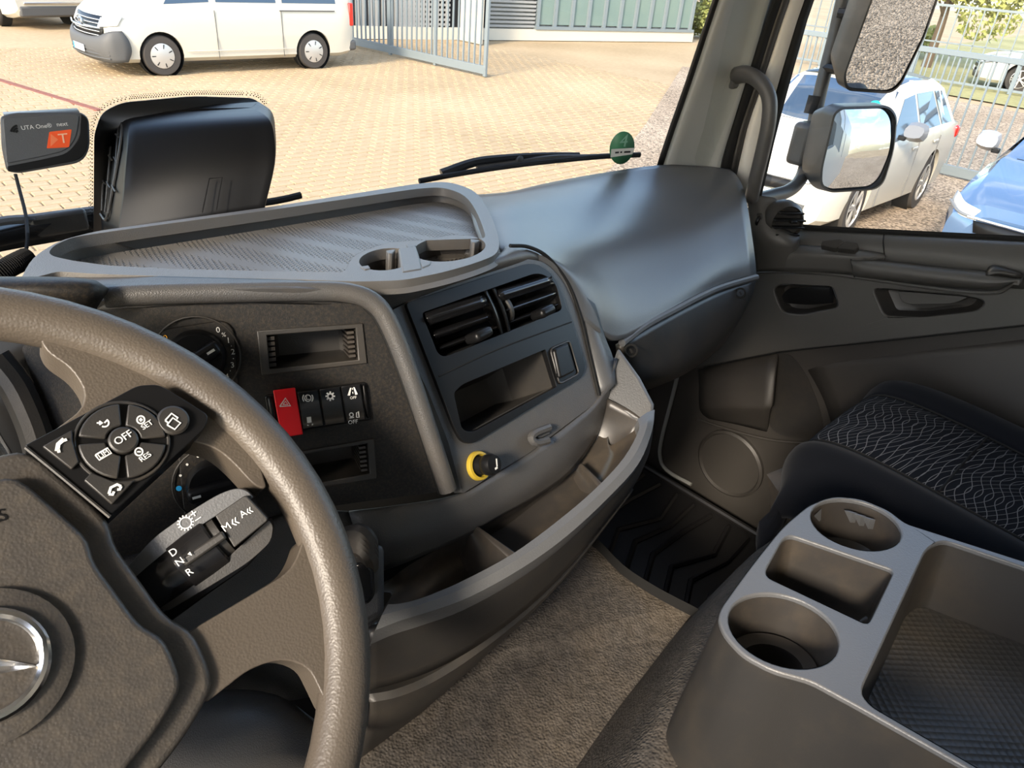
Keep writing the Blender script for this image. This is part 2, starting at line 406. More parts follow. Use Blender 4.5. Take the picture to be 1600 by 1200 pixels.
# ------------------------------------------------------------------ vehicles (local: x forward, y left, z up)
def boolcut(o, cutters):
    for c in cutters:
        m = o.modifiers.new('cut', 'BOOLEAN'); m.object = c; m.operation = 'DIFFERENCE'; m.solver = 'EXACT'
    bpy.context.view_layer.update()
    dg = bpy.context.evaluated_depsgraph_get(); me = bpy.data.meshes.new_from_object(o.evaluated_get(dg))
    o.modifiers.clear(); o.data = me
    for c in cutters: bpy.data.objects.remove(c)
def wheel(parent, x, y, r, wd_, side, spokes=5, cover=False):
    ax = V((0, side, 0)); c = V((x, y, r))
    t = lathe('wheel', c, ax, [(r*.62, -wd_/2), (r*.94, -wd_/2), (r, -wd_*.32), (r, wd_*.32), (r*.94, wd_/2), (r*.66, wd_/2), (r*.62, wd_*.30), (0.01, wd_*.25)], M['tyre'], parent, seg=28)
    if cover:
        lathe('hub_cap', c, ax, [(r*.64, wd_*.45), (r*.62, wd_*.52), (r*.3, wd_*.60), (.01, wd_*.62)], M['rim'], t, seg=28, capb=False)
        for k in range(7):
            a = 2*math.pi*k/7; d = V((math.cos(a), 0, math.sin(a)))
            box('slot', c+ax*(wd_*.555)+d*(r*.46), (r*.22, r*.045, .012), M['black'], t, ax=(d, ax.cross(d), ax))
    else:
        lathe('rim', c, ax, [(r*.66, wd_*.5), (r*.62, wd_*.52), (r*.60, wd_*.42)], M['rim'], t, seg=28, capb=False, capt=False)
        for k in range(spokes):
            for q in (-.13, .13):
                a = 2*math.pi*k/spokes+q; d = V((math.cos(a), 0, math.sin(a)))
                box('spoke', c+ax*(wd_*.45)+d*(r*.34), (r*.60, r*.07, .02), M['rim'], t, ax=(d, ax.cross(d), ax))
        lathe('hub', c, ax, [(r*.13, wd_*.35), (r*.12, wd_*.5), (.01, wd_*.5)], M['rim'], t, seg=16, capb=False)
    return t
def lerp_st(st, x):
    for a, b in zip(st, st[1:]):
        if b[0] <= x <= a[0]:
            t = (a[0]-x)/(a[0]-b[0]) if a[0] != b[0] else 0
            return [p+(q-p)*t for p, q in zip(a, b)]
    return list(st[0] if x > st[0][0] else st[-1])
def car(name, label, loc, rz, st, wheels, r, paint, wins, ws, rear, scale=1, cover=False, bump=None, group=None, lamps=True, tails=True, cat='car', mirrors=None):
    """st stations (x, zlow, zbelt, ztop, wbelt, wtop) front to rear"""
    root = thing(name, label, cat, loc, rz, group, local=True); root.scale = scale if isinstance(scale, tuple) else (scale,)*3
    rows = []
    for (x, zl, zb, zt, wb, wt) in st:
        h = [(0, zl), (wb*.86, zl), (wb*.965, zl+.07), (wb, zl+(zb-zl)*.45), (wb*.995, zl+(zb-zl)*.8), (wb*.965, zb), (wt, zb+(zt-zb)*.86), (wt*.86, zb+(zt-zb)*.97), (0, zt)]
        rows.append([V((x, y, z)) for y, z in h] + [V((x, -y, z)) for y, z in h[-2:0:-1]])
    m = len(rows[0]); vs = [p for r_ in rows for p in r_]; fs = []
    for j in range(len(rows)-1):
        for i in range(m): fs.append((j*m+i, j*m+(i+1) % m, (j+1)*m+(i+1) % m, (j+1)*m+i))
    fs += [list(range(m))[::-1], [(len(rows)-1)*m+i for i in range(m)]]
    b = obj('body', vs, fs, paint, root, bevel=0, angle=28)
    cut = []
    hw = max(s[4] for s in st)
    for wx in wheels:
        for s in (-1, 1):
            c = lathe('cut', V((wx, s*(hw-.14), r*1.02)), V((0, s, 0)), [(r*1.17, -.12), (r*1.17, .4)], M['black'], None, seg=32)
            c.parent = root; cut.append(c)
    boolcut(b, cut); b.data.materials.clear(); b.data.materials.append(paint)
    for p in b.data.polygons: p.use_smooth = True
    bm = bmesh.new(); bm.from_mesh(b.data)
    for e in bm.edges:
        if len(e.link_faces) == 2 and e.calc_face_angle(0) > math.radians(25): e.smooth = False
    bm.to_mesh(b.data); bm.free()
    for wx in wheels:
        for s in (-1, 1):
            wheel(root, wx, s*(hw-.13), r, .21, s, cover=cover)
            lathe('arch_liner', V((wx, s*(hw-.15), r*1.02)), V((0, s, 0)), [(r*1.16, .10), (r*1.16, -.10), (.02, -.10)], M['rubber'], root, seg=24, capb=False)
    def pt(x, f, s, off=.006):
        q = lerp_st(st, x); y0, z0, y1, z1 = q[4]*.965, q[2], q[5], q[2]+(q[3]-q[2])*.86
        return V((x, s*(y0+(y1-y0)*f+off), z0+(z1-z0)*f))
    for (xa, xb, xc, xd) in wins:          # bottom front, bottom rear, top rear, top front
        for s in (-1, 1):
            q = [pt(xa, .06, s), pt(xb, .06, s), pt(xc, .88, s), pt(xd, .88, s)]
            n = (q[1]-q[0]).cross(q[3]-q[0]).normalized(); n = n if n.y*s > 0 else -n
            plate('side_window', q, n, .004, M['carglass'], root)
    (xa, za, wa), (xb, zb, wb) = ws        # windscreen
    def scr(nm, xa, za, wa, xb, zb, wb, mt, off):
        rws = [[V((xa+off, wa, za-.03)), V((xa+off+.04, wa*.5, za)), V((xa+off+.05, 0, za)), V((xa+off+.04, -wa*.5, za)), V((xa+off, -wa, za-.03))],
               [V((xb+off, wb, zb-.03)), V((xb+off+.03, wb*.5, zb)), V((xb+off+.04, 0, zb)), V((xb+off+.03, -wb*.5, zb)), V((xb+off, -wb, zb-.03))]]
        return loft(nm, rws, mt, root, nu=3, nv=3, solid=.01)
    scr('windscreen', xa, za, wa, xb, zb, wb, M['carglass'], .012)
    (xa, za, wa), (xb, zb, wb) = rear
    scr('rear_window', xa, za, wa, xb, zb, wb, M['carglass'], -.05)
    return root
# white van parked across the yard
van_st = [(2.33, .36, .62, .84, .74, .66), (2.26, .24, .72, .97, .87, .74), (2.10, .22, .86, 1.08, .93, .78), (1.80, .22, 1.06, 1.20, .955, .80), (1.62, .22, 1.12, 1.30, .955, .82), (.98, .22, 1.14, 1.86, .955, .80), (.70, .22, 1.15, 1.93, .955, .80),
          (-2.1, .22, 1.15, 1.95, .955, .80), (-2.36, .26, 1.15, 1.92, .94, .78), (-2.44, .34, 1.15, 1.75, .90, .76)]
vx = (5.11+8.0)/2
van = car('van', 'white delivery van parked side-on across the paved yard', (vx, 13.9+.83, 0), math.pi, van_st, (1.5, -1.5), .33, M['carwhite'],
          [(1.35, .55, .55, .95), (.42, -.75, -.75, .42), (-.88, -2.05, -2.0, -.88)], ((1.63, 1.22, .78), (1.02, 1.80, .72)), ((-2.44, 1.15, .72), (-2.40, 1.78, .66)), scale=.965, cover=True, cat='van')
# van front details (local)
def bump_rows(st, x, f0, f1): pass
loft('bumper', [[V((2.10, .955, .25)), V((2.34, .89, .24)), V((2.46, .55, .24)), V((2.49, 0, .24)), V((2.46, -.55, .24)), V((2.34, -.89, .24)), V((2.10, -.955, .25))],
                [V((2.02, .972, .42)), V((2.37, .90, .42)), V((2.51, .55, .42)), V((2.545, 0, .42)), V((2.51, -.55, .42)), V((2.37, -.90, .42)), V((2.02, -.972, .42))],
                [V((2.04, .972, .60)), V((2.36, .90, .60)), V((2.49, .55, .58)), V((2.52, 0, .58)), V((2.49, -.55, .58)), V((2.36, -.90, .60)), V((2.04, -.972, .60))],
                [V((2.12, .952, .74)), V((2.31, .87, .72)), V((2.42, .60, .63)), V((2.46, 0, .61)), V((2.42, -.60, .63)), V((2.31, -.87, .72)), V((2.12, -.952, .74))]], M['bumper'], van, nu=3, nv=3, solid=.03)
for k in range(3):
    z = .30+k*.055; sweep('bumper_slat', [V((2.36, .90, z)), V((2.50, .56, z)), V((2.54, 0, z)), V((2.50, -.56, z)), V((2.36, -.90, z))], .012, M['bumper'], van, seg=6)
loft('grille', [[V((2.38, .72, .62)), V((2.45, .3, .61)), V((2.465, 0, .61)), V((2.45, -.3, .61)), V((2.38, -.72, .62))], [V((2.27, .66, .93)), V((2.34, .3, .93)), V((2.355, 0, .93)), V((2.34, -.3, .93)), V((2.27, -.66, .93))]], M['black'], van, nu=3, nv=2, solid=.02)
for k in range(5):
    z = .64+k*.058; sweep('grille_slat', [V((2.395-k*.02, .64, z)), V((2.465-k*.02, .3, z)), V((2.48-k*.02, 0, z)), V((2.465-k*.02, -.3, z)), V((2.395-k*.02, -.64, z))], .009, M['rim'], van, seg=6)
sweep('chrome_bar', [V((2.39, .74, .765)), V((2.50, .3, .755)), V((2.51, 0, .755)), V((2.50, -.3, .755)), V((2.39, -.74, .765))], .014, M['silver'], van, seg=6)
for s in (-1, 1):
    loft('headlamp', [[V((2.385, s*.60, .77)), V((2.33, s*.76, .79)), V((2.17, s*.925, .82))], [V((2.31, s*.60, .91)), V((2.24, s*.76, .94)), V((2.06, s*.925, .97))]], M['lamp'], van, nu=3, nv=2, solid=.02)
    box('tail_lamp', V((-2.40, s*.90, 1.0)), (.10, .09, .42), M['tail'], van, bevel=.02)
e = lathe('emblem', V((2.45, 0, .79)), V((1, 0, .12)), [(.085, 0), (.085, .02), (.070, .024), (.070, .012), (.005, .012)], M['silver'], van, seg=24)
for a, b_ in (((-.045, .06), (0, .0)), ((.045, .06), (0, 0)), ((-.06, .01), (-.028, -.06)), ((.06, .01), (.028, -.06)), ((-.028, -.06), (0, -.01)), ((.028, -.06), (0, -.01))):
    p, q = V((2.472, a[0], .79+a[1])), V((2.472, b_[0], .79+b_[1])); d = (q-p)
    box('emblem_bar', (p+q)/2, (d.length, .013, .012), M['silver'], e, ax=(d.normalized(), d.normalized().cross(V((1, 0, 0))), V((1, 0, 0))))
pl = box('number_plate', V((2.56, 0, .40)), (.015, .52, .11), M['ink'], van, bevel=.004); box('plate_band', V((2.569, -.235, .40)), (.006, .045, .10), M['blue'], pl)
box('rear_bumper', V((-2.42, 0, .42)), (.20, 1.84, .20), M['bumper'], van, bevel=.05, seg=3)
for x in (.48, -.83): box('door_seam', V((x, .956, .66)), (.008, .012, .80), M['bumper'], van)
box('sill_crease', V((.0, .958, .40)), (2.1, .012, .014), M['carwhite'], van, bevel=.004)
box('slide_rail', V((-1.4, .958, 1.06)), (1.2, .012, .02), M['bumper'], van)
# wagon and hatchback parked nose towards the truck
wag_st = [(2.30, .30, .52, .66, .62, .50), (2.22, .20, .60, .74, .80, .60), (2.0, .18, .70, .82, .87, .70), (1.5, .18, .80, .90, .90, .74), (.95, .18, .90, .98, .905, .78), (.80, .18, .91, 1.02, .905, .76), (.05, .18, .94, 1.42, .905, .66), (-.5, .18, .96, 1.47, .905, .65),
          (-1.5, .18, .98, 1.45, .90, .63), (-1.95, .20, .98, 1.38, .89, .60), (-2.25, .26, .96, 1.06, .86, .62), (-2.33, .34, .90, .96, .80, .60)]
SCL = .82
wag = car('station_wagon', 'white station wagon parked nose-in beyond the passenger window', (8.60, 2.76+.905*.92, 0), math.pi, wag_st, (1.32, -1.32), .33, M['carwhite'],
          [(.66, -.36, -.36, .02), (-.44, -1.25, -1.15, -.44), (-1.33, -1.80, -1.62, -1.25)], ((.82, .99, .74), (.08, 1.40, .62)), ((-2.22, 1.02, .62), (-1.97, 1.34, .56)), scale=(.70, .92, .98))
def car_face(root, lampz, mt, mm=None):
    loft('grille', [[V((2.33, .52, .50)), V((2.38, 0, .50)), V((2.33, -.52, .50))], [V((2.31, .56, .60)), V((2.36, 0, .61)), V((2.31, -.56, .60))]], M['black'], root, nu=4, nv=2, solid=.03)
    sweep('grille_bar', [V((2.30, .62, .62)), V((2.38, 0, .63)), V((2.30, -.62, .62))], .012, M['silver'], root, seg=6)
    loft('lower_intake', [[V((2.30, .60, .24)), V((2.36, 0, .24)), V((2.30, -.60, .24))], [V((2.31, .64, .40)), V((2.38, 0, .41)), V((2.31, -.64, .40))]], M['bumper'], root, nu=4, nv=2, solid=.03)
    box('number_plate', V((2.385, 0, .44)), (.012, .50, .10), M['ink'], root, bevel=.003)
    for s in (-1, 1):
        h = loft('headlamp', [[V((2.30, s*.54, .60)), V((2.24, s*.72, .61)), V((2.02, s*.865, .66))], [V((2.26, s*.54, .69)), V((2.18, s*.72, .72)), V((1.92, s*.865, .76))]], M['lamp'], root, nu=4, nv=2, solid=.03)
        sweep('lamp_trim', [V((2.305, s*.55, .62)), V((2.255, s*.72, .635)), V((2.04, s*.87, .68))], .012, M['cargrey'], h, seg=6)
        mr = loft('door_mirror', [[V((.62, s*.96, 1.02)), V((.62, s*1.12, 1.03)), V((.56, s*1.12, 1.12)), V((.56, s*.96, 1.12))], [V((.50, s*.95, .98)), V((.48, s*1.14, .99)), V((.46, s*1.14, 1.14)), V((.46, s*.95, 1.14))]], mm or mt, root, nu=3, nv=2, closed=True, cap=True)
        box('mirror_stem', V((.55, s*.93, .99)), (.06, .08, .05), M['black'], mr, bevel=.01)
        box('door_handle', V((-.25, s*.912, .82)), (.18, .02, .03), mt, root, bevel=.008)
        box('door_handle', V((-1.1, s*.912, .84)), (.18, .02, .03), mt, root, bevel=.008)
        box('tail_lamp', V((-2.22, s*.80, .86)), (.14, .16, .14), M['tail'], root, bevel=.03)
        for x in (.70, -.40, -1.28): box('door_seam', V((x, s*.902, .58)), (.008, .012, .62), M['cargrey'], root)
    box('wiper', V((.88, -.2, .99)), (.02, .9, .015), M['black'], root)
car_face(wag, .6, M['carwhite'], M['cargrey'])
loft('roof_panel', [[V((x, y, z)) for y, z in ((.56, 1.415), (.3, 1.45), (0, 1.462), (-.3, 1.45), (-.56, 1.415))] if x > 0 else [V((x, y, z+.022)) for y, z in ((.56, 1.43), (.3, 1.46), (0, 1.47), (-.3, 1.46), (-.56, 1.43))] for x in (.02, -.5, -1.3)], M['carglass'], wag, nu=2, nv=2, solid=.01)
lathe('green_badge', V((.43, .50, 1.24)), V((.5, 0, .85)), [(.055, 0), (.055, .012), (.01, .012)], mat('badge_green', (.01, .55, .42), .5), wag, seg=20)
blu = car('hatchback', 'metallic blue hatchback parked beside the white wagon, nose in', (9.02, 1.95-.905*.92, 0), math.pi, wag_st, (1.32, -1.32), .33, M['carblue'],
          [(.66, -.36, -.36, .02), (-.44, -1.25, -1.15, -.44)], ((.82, .99, .74), (.08, 1.40, .62)), ((-2.22, 1.02, .62), (-1.97, 1.34, .56)), scale=(.74, .92, .98))
car_face(blu, .6, M['carblue'], M['rim'])
lathe('green_badge', V((.46, -.50, 1.22)), V((.5, 0, .85)), [(.055, 0), (.055, .012), (.01, .012)], mat('badge_green2', (.05, .50, .16), .5), blu, seg=20)
# cars behind the van, far left
w2 = car('saloon', 'white car with red tail lamp parked behind the van nose', (4.9, 22.6, 0), math.radians(100), wag_st, (1.32, -1.32), .33, M['carwhite'],
         [(.66, -.36, -.36, .02), (-.44, -1.25, -1.15, -.44)], ((.82, .99, .74), (.08, 1.40, .62)), ((-2.22, 1.02, .62), (-1.97, 1.34, .56)))
car_face(w2, .6, M['carwhite']); box('rear_skirt', V((-2.28, 0, .36)), (.14, 1.5, .22), M['bumper'], w2, bevel=.04)
box('chrome_strip', V((-2.35, 0, .52)), (.04, 1.3, .05), M['silver'], w2, bevel=.01); box('light_bar', V((-2.34, 0, .80)), (.05, 1.5, .09), M['tail'], w2, bevel=.02)
w3 = car('saloon', 'dark grey car parked at the far left corner of the yard', (2.6, 27.5, 0), math.radians(96), wag_st, (1.32, -1.32), .33, M['cargrey'],
         [(.66, -.36, -.36, .02), (-.44, -1.25, -1.15, -.44)], ((.82, .99, .74), (.08, 1.40, .62)), ((-2.22, 1.02, .62), (-1.97, 1.34, .56)))
car_face(w3, .6, M['cargrey'])
w4 = car('hatchback', 'small white car standing beyond the fence at the right edge', (25.0, 4.6, 0), math.radians(110), wag_st, (1.32, -1.32), .33, M['carwhite'],
         [(.66, -.36, -.36, .02), (-.44, -1.25, -1.15, -.44)], ((.82, .99, .74), (.08, 1.40, .62)), ((-2.22, 1.02, .62), (-1.97, 1.34, .56)))
car_face(w4, .6, M['carwhite'])

# ------------------------------------------------------------------ gate, fence
def railing(name, label, cat, a, b, h, spacing, posts, rails, pick=.026):
    root = thing(name, label, cat, (a+b)/2); d = (b-a); ln = d.length; d.normalize(); s = d.cross(V((0, 0, 1)))
    ax = (d, s, V((0, 0, 1)))
    for (z, hh, t) in rails: box('rail', (a+b)/2+V((0, 0, z)), (ln, t, hh), M['steel'], root, ax=ax, bevel=.006)
    for k in posts: box('post', a+d*(ln*k)+V((0, 0, h/2+.02)), (.075, .06, h), M['steel'], root, ax=ax, bevel=.006)
    n = int(ln/spacing); z0, z1 = rails[0][0], rails[-1][0]
    pm = None
    for k in range(1, n):
        if any(abs(k/n-q)*ln < .06 for q in posts): continue
        p = a+d*(ln*k/n)+V((0, 0, (z0+z1)/2))
        if pm is None:
            pm = box('bar', p, (pick, pick, z1-z0), M['steel'], root, ax=ax)
        else:
            o = pm.copy(); COL.objects.link(o); o.location = p-V((0, 0, (z1-z0)/2))-LOC[root.name]
    return root
railing('gate', 'grey steel bar gate standing open in front of the building', 'gate', V((10.55, 16.75, 0)), V((10.81, 11.95, 0)), 2.2, .165, (0, .36, .68, 1), [(.14, .16, .07), (2.15, .07, .06)], pick=.03)
railing('bar_fence', 'grey steel bar fence behind the parked wagon', 'fence', V((11.75, 6.6, 0)), V((11.70, -3.4, 0)), 1.66, .146, [k/4 for k in range(5)], [(.10, .13, .06), (1.55, .07, .07)], pick=.022)
railing('mesh_fence', 'pale far fence standing in front of the trees', 'fence', V((22.5, 13.0, 0)), V((23.6, -2.0, 0)), 1.9, .30, [k/6 for k in range(7)], [(.10, .06, .04), (1.0, .04, .03), (1.85, .06, .04)], pick=.03)

# ------------------------------------------------------------------ building
A, B = V((11.3, 17.97, 0)), V((23.3, 15.55, 0)); D = (B-A).normalized(); Nn = V((D.y, -D.x, 0)); U = V((0, 0, 1))
if Nn.dot(-A) < 0: Nn = -Nn
bl = thing('office_building', 'low grey office building with louvres and a glass front', 'building', (A+B)/2)
FA = PL((A+B)/2, Nn)
def sx(px, py=20): p = FA.hit(px, py); return (p-A).dot(D)
def fbox(nm, s0, s1, z0, z1, off, th, mt, par=None): return box(nm, A+D*((s0+s1)/2)+U*((z0+z1)/2)+Nn*(off-th/2), (abs(s1-s0), th, z1-z0), mt, par or bl, ax=(D, Nn, U))
LEN = (B-A).length
fbox('core', -4, LEN, 0, 3.9, -.12, 5, M['corr'])
fbox('plinth', -4, LEN+.1, 0, .30, .10, .3, M['plinth'])
fbox('roof_edge', -4.2, LEN+.2, 3.9, 4.2, .2, 5.4, M['steel'])
s1 = sx(622)
k = -4
while k < s1-.05:
    fbox('corrugated_rib', k, k+.09, .30, 3.8, .05, .16, M['corr']); k += .18
fbox('lattice_back', s1, sx(765), .30, 3.8, -.06, .04, M['rubber'])
for q in range(12): fbox('lattice_slat', s1, sx(703), .34+q*.12, .40+q*.12, .02, .06, M['corr'])
for q in range(11): fbox('lattice_bar', s1+q*(sx(703)-s1)/11, s1+q*(sx(703)-s1)/11+.07, .30, 1.8, .03, .03, M['corr'])
wp = box('white_panel', V((14.4, 16.55, 1.16)), (.06, .9, 2.28), M['plinth'], None, bevel=.01); tag(wp, 'tall white board leaning behind the open gate', 'board')
for q in range(16): fbox('louvre', sx(765), sx(836), .34+q*.105, .40+q*.105, .04, .08, M['corr'])
g0, g1 = sx(840), LEN
for q in range(10):
    a_ = g0+(g1-g0)*q/10; b_ = g0+(g1-g0)*(q+1)/10
    pn = fbox('window', a_+.04, b_-.04, .42, 3.5, -.01, .06, M['winglass'])
    fbox('mullion', a_-.05, a_+.05, .34, 3.8, .07, .12, M['steel'])
fbox('mullion', g1-.1, g1, .34, 3.8, .07, .12, M['steel'])
fbox('window_sill', g0-.1, g1+.05, .30, .38, .14, .2, M['steel'])

# ------------------------------------------------------------------ plants
def foliage(n, c, rad, leaf, seed):
    rnd = random.Random(seed); vs, fs = [], []
    blobs = [(V(c)+V((rnd.uniform(-1, 1)*rad.x*.7, rnd.uniform(-1, 1)*rad.y*.7, rnd.uniform(-.8, 1)*rad.z*.7)), rnd.uniform(.3, .55)) for _ in range(16)]
    for _ in range(n):
        b, q = rnd.choice(blobs); d = V((rnd.gauss(0, 1), rnd.gauss(0, 1), rnd.gauss(0, 1))).normalized()
        p = b+V((d.x*rad.x, d.y*rad.y, d.z*rad.z))*q*rnd.uniform(.75, 1.05)
        u = V((rnd.gauss(0, 1), rnd.gauss(0, 1), rnd.gauss(0, 1))).normalized(); w = u.orthogonal(); s = leaf*rnd.uniform(.6, 1.3); k = len(vs)
        vs += [p-u*s, p+w*s*.45, p+u*s, p-w*s*.45]; fs.append((k, k+1, k+2, k+3))
    return vs, fs
def tree(name, label, x, y, h, rad, mt, seed, trunk=True, n=9000, cat='tree', group=None, leaf=.10):
    root = thing(name, label, cat, (x, y, 0), group=group)
    o = obj('foliage', *foliage(n, (x, y, h), V(rad), leaf, seed), mt, root, smooth=False); o['kind'] = 'stuff'
    if trunk:
        sweep('trunk', [V((x, y, 0)), V((x+.1, y, h*.5)), V((x, y+.1, h))], lambda t: .16-.08*t, M['bark'], root, seg=8)
        for k in range(5):
            a = k*1.26+seed; sweep('branch', [V((x+.05, y, h*.5+k*.2)), V((x+math.cos(a)*rad[0]*.4, y+math.sin(a)*rad[1]*.4, h*.75+k*.2)), V((x+math.cos(a)*rad[0]*.8, y+math.sin(a)*rad[1]*.8, h+.3))], lambda t: .05-.035*t, M['bark'], root, seg=6)
    return root
tree('tree', 'leafy yellow-green tree rising behind the far fence beside the upper mirror', 27.0, 9.0, 2.9, (2.2, 1.9, 1.9), M['leaf2'], 3)
tree('tree', 'leafy green tree behind the far fence at the upper right corner', 29.5, 5.2, 3.2, (2.2, 1.7, 1.8), M['leaf'], 5)
tree('shrub', 'bright green shrub at the end of the glass front', 25.6, 16.3, .75, (1.0, .9, .8), M['leaf2'], 8, trunk=True, n=2200, cat='shrub', leaf=.10)
tree('hedge', 'low green hedge far behind the fence by the pillar', 30.0, 12.0, .7, (1.2, 1.8, .7), M['leaf2'], 9, trunk=False, n=3500, cat='hedge', leaf=.12)
# ================================================================== CAB SHELL
M['glass'] = glassmat('screen_glass', (.97, .98, .97), .035)
M['sideglass'] = glassmat('side_glass', (.96, .98, .97), .05)
M['roof'] = mat('headliner', (.42, .41, .39), .9)
M['mirror'] = mat('mirror_glass', (.56, .58, .60), .0, metal=1)
M['frit'] = mat('black_print', (.006, .006, .006), .4)
DX = 1.42
def yg(x): return 1.10-.27*((x-.42)/.91)**2
def glass_y(x, h): return yg(x)-.21*(h+.5)
def GH(px, py, off=0):
    """sight line meets the windscreen; off < 0 is inside the cab"""
    r = ray(px, py); d = 1.2
    for _ in range(60):
        q = r*d; d += ((glass_y(q.x, q.z)+off)-q.y)*.6/max(r.y, .3)
    return EYE+r*d
def gn(p):
    x = p.x; return V((-.54*(x-.42)/.83*-1, 1, .21)).normalized()*-1
C0 = EYE.copy()
def W(x, y, h): return V((x, y, C0.z+h))
rows = []
for h in (-.55, -.2, .2, .62): rows.append([W(x, glass_y(x, h), h) for x in (-.52, -.2, .1, .42, .75, 1.05, 1.25, 1.34)])
w1 = loft('window_1', rows, M['glass'], nu=3, nv=2); tag(w1, 'large curved windscreen in front of the dashboard', kind='structure')
w1['label'] = 'large curved windscreen above the dashboard'
# black edge print along the passenger-side screen edge
ep = [(1232, -330), (1150, -100), (1116, 0), (1096, 60), (1073, 130), (1050, 195), (1034, 243), (1028, 262)]
vs, fs = [], []
for (x, y) in ep:
    a, b = GH(x-3, y, -.004), GH(x+9, y, -.004); vs += [a, b]
for i in range(len(ep)-1): fs.append((2*i, 2*i+1, 2*i+3, 2*i+2))
obj('screen_edge_print', vs, fs, M['frit'], w1, solid=.002)
# lower black edge of the screen + scuttle outside
lo = [W(x, glass_y(x, -.52)+.02, -.53) for x in (-.5, 0, .42, .85, 1.3)]
o = sweep('trim_1', lo, .02, M['rubber'], None, seg=8); tag(o, kind='structure')
# ---- pillar trim between windscreen and door
lf = [GH(x+7, y, -.006) for (x, y) in ep]
mid = [PX(x, y, xx) for (x, y, xx) in [(1285, -330, 1.325), (1203, -100, 1.33), (1168, 0, 1.335), (1152, 60, 1.335), (1132, 130, 1.335), (1112, 195, 1.335), (1095, 243, 1.335), (1088, 275, 1.335)]]
rt_ = [PX(x, y, xx) for (x, y, xx) in [(1318, -330, 1.35), (1236, -100, 1.36), (1200, 0, 1.365), (1186, 50, 1.365), (1166, 115, 1.365), (1143, 190, 1.365), (1127, 245, 1.365), (1122, 275, 1.365)]]
pil = thing('trim_2', None, None, (1.32, .8, 2.0), kind='structure')
loft('pillar_cover', [lf, mid, rt_], M['pillar'], pil, nu=2, nv=5, solid=.012)
cc = PX(1117, 114, 1.318); lathe('screw_cap', cc, (cc-EYE)*-1, [(.012, -.004), (.012, .003), (.010, .0045), (.001, .0045)], M['pillar'], pil, seg=20)
# seals and painted door frame, front to back
def band(nm, a, b, mt, par, th=.012, nu=2): return loft(nm, [a, b], mt, par, nu=nu, nv=1, solid=th)
def xl(lst, x): return [PX(p[0], p[1], x) for p in lst]
s0 = [(1320, -330), (1238, -100), (1202, 0), (1183, 60), (1160, 130), (1140, 195), (1122, 270)]
s1_ = [(1334, -330), (1252, -100), (1216, 0), (1196, 60), (1172, 140), (1152, 200), (1134, 280)]
s2 = [(1344, -330), (1262, -100), (1226, 0), (1206, 60), (1180, 140), (1160, 200), (1141, 290)]
s3 = [(1380, -330), (1291, -100), (1252, 0), (1233, 60), (1208, 150), (1190, 220), (1172, 310)]
s4 = [(1402, -330), (1306, -100), (1264, 0), (1246, 60), (1222, 150), (1204, 220), (1180, 320)]
band('door_seal', xl(s0, 1.37), xl(s1_, 1.385), M['rubber'], pil)
band('seal_lip', xl(s1_, 1.385), xl(s2, 1.40), M['dark'], pil)
# ------------------------------------------------------------------ door
door = thing('door_1', None, None, (1.45, .3, 1.2), kind='structure'); door['label'] = 'dark grey passenger door with window'
band('window_frame', xl(s2, 1.405), xl(s3, 1.43), M['paint'], door)
band('window_gasket', xl(s3, 1.43), xl(s4, 1.45), M['rubber'], door)
w2_ = obj('window_2', [PX(1402, -330, 1.455), PX(1306, -100, 1.455), PX(1180, 330, 1.455), PX(1250, 372, 1.455), PX(1640, 390, 1.455), PX(1900, 400, 1.455), PX(1900, -700, 1.455)], [list(range(7))], M['sideglass'], None); tag(w2_, kind='structure')
w2_['label'] = 'passenger door window'
# door skin: outer sheet metal so nothing shows through
def XP(pts, x): return [PX(p[0], p[1], x) for p in pts]
nX = V((-1, 0, 0))
plate('door_shell', [V((1.475, .98, 1.08)), V((1.475, .98, 1.90)), PX(1140, 350, 1.475), PX(1250, 366, 1.475), PX(1600, 382, 1.475), PX(1900, 396, 1.475), V((1.475, -.8, 1.88)), V((1.475, -.8, 1.08))], nX, .03, M['paint'], door)
yb = PX(1900, 430, 1.44).y; ybl = PX(1900, 900, 1.44).y
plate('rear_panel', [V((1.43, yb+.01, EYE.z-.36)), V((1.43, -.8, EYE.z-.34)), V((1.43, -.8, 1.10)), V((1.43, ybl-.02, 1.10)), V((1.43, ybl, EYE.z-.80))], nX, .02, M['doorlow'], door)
plate('rear_pillar', [V((1.43, yb-.06, EYE.z-.36)), V((1.43, yb-.06, EYE.z+.66)), V((1.43, -.8, EYE.z+.66)), V((1.43, -.8, EYE.z-.36))], nX, .03, M['pillar'], door)
# lower panel (recessed) and upper panel
low = [(1000, 560), (1110, 568), (1216, 548), (1620, 505), (1900, 470), (1900, 1400), (1240, 900), (1000, 775), (985, 640)]
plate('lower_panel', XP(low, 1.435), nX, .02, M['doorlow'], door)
up = rounded([(1100, 420), (1180, 424), (1330, 430), (1500, 446), (1640, 452), (1900, 460), (1900, 472), (1620, 507), (1216, 550), (1105, 572), (1060, 580)], [0, 0, 0, 0, 0, 0, 0, 0, 0, 10, 0])
hr = rounded([(1208, 452), (1222, 444), (1300, 448), (1311, 480), (1250, 492), (1222, 488)], [8, 8, 6, 10, 10, 10])
pr = rounded([(1365, 455), (1372, 451), (1500, 462), (1541, 470), (1528, 486), (1440, 496), (1382, 494)], [4, 4, 10, 12, 20, 10, 10])
plate('upper_panel', XP(up, 1.415), nX, .02, M['door'], door, holes=[XP(hr, 1.415), XP(pr, 1.415)], bevel=.003)
recess('handle_bowl', XP(hr, 1.417), nX, .028, .8, M['dark'], door)
lv = thing
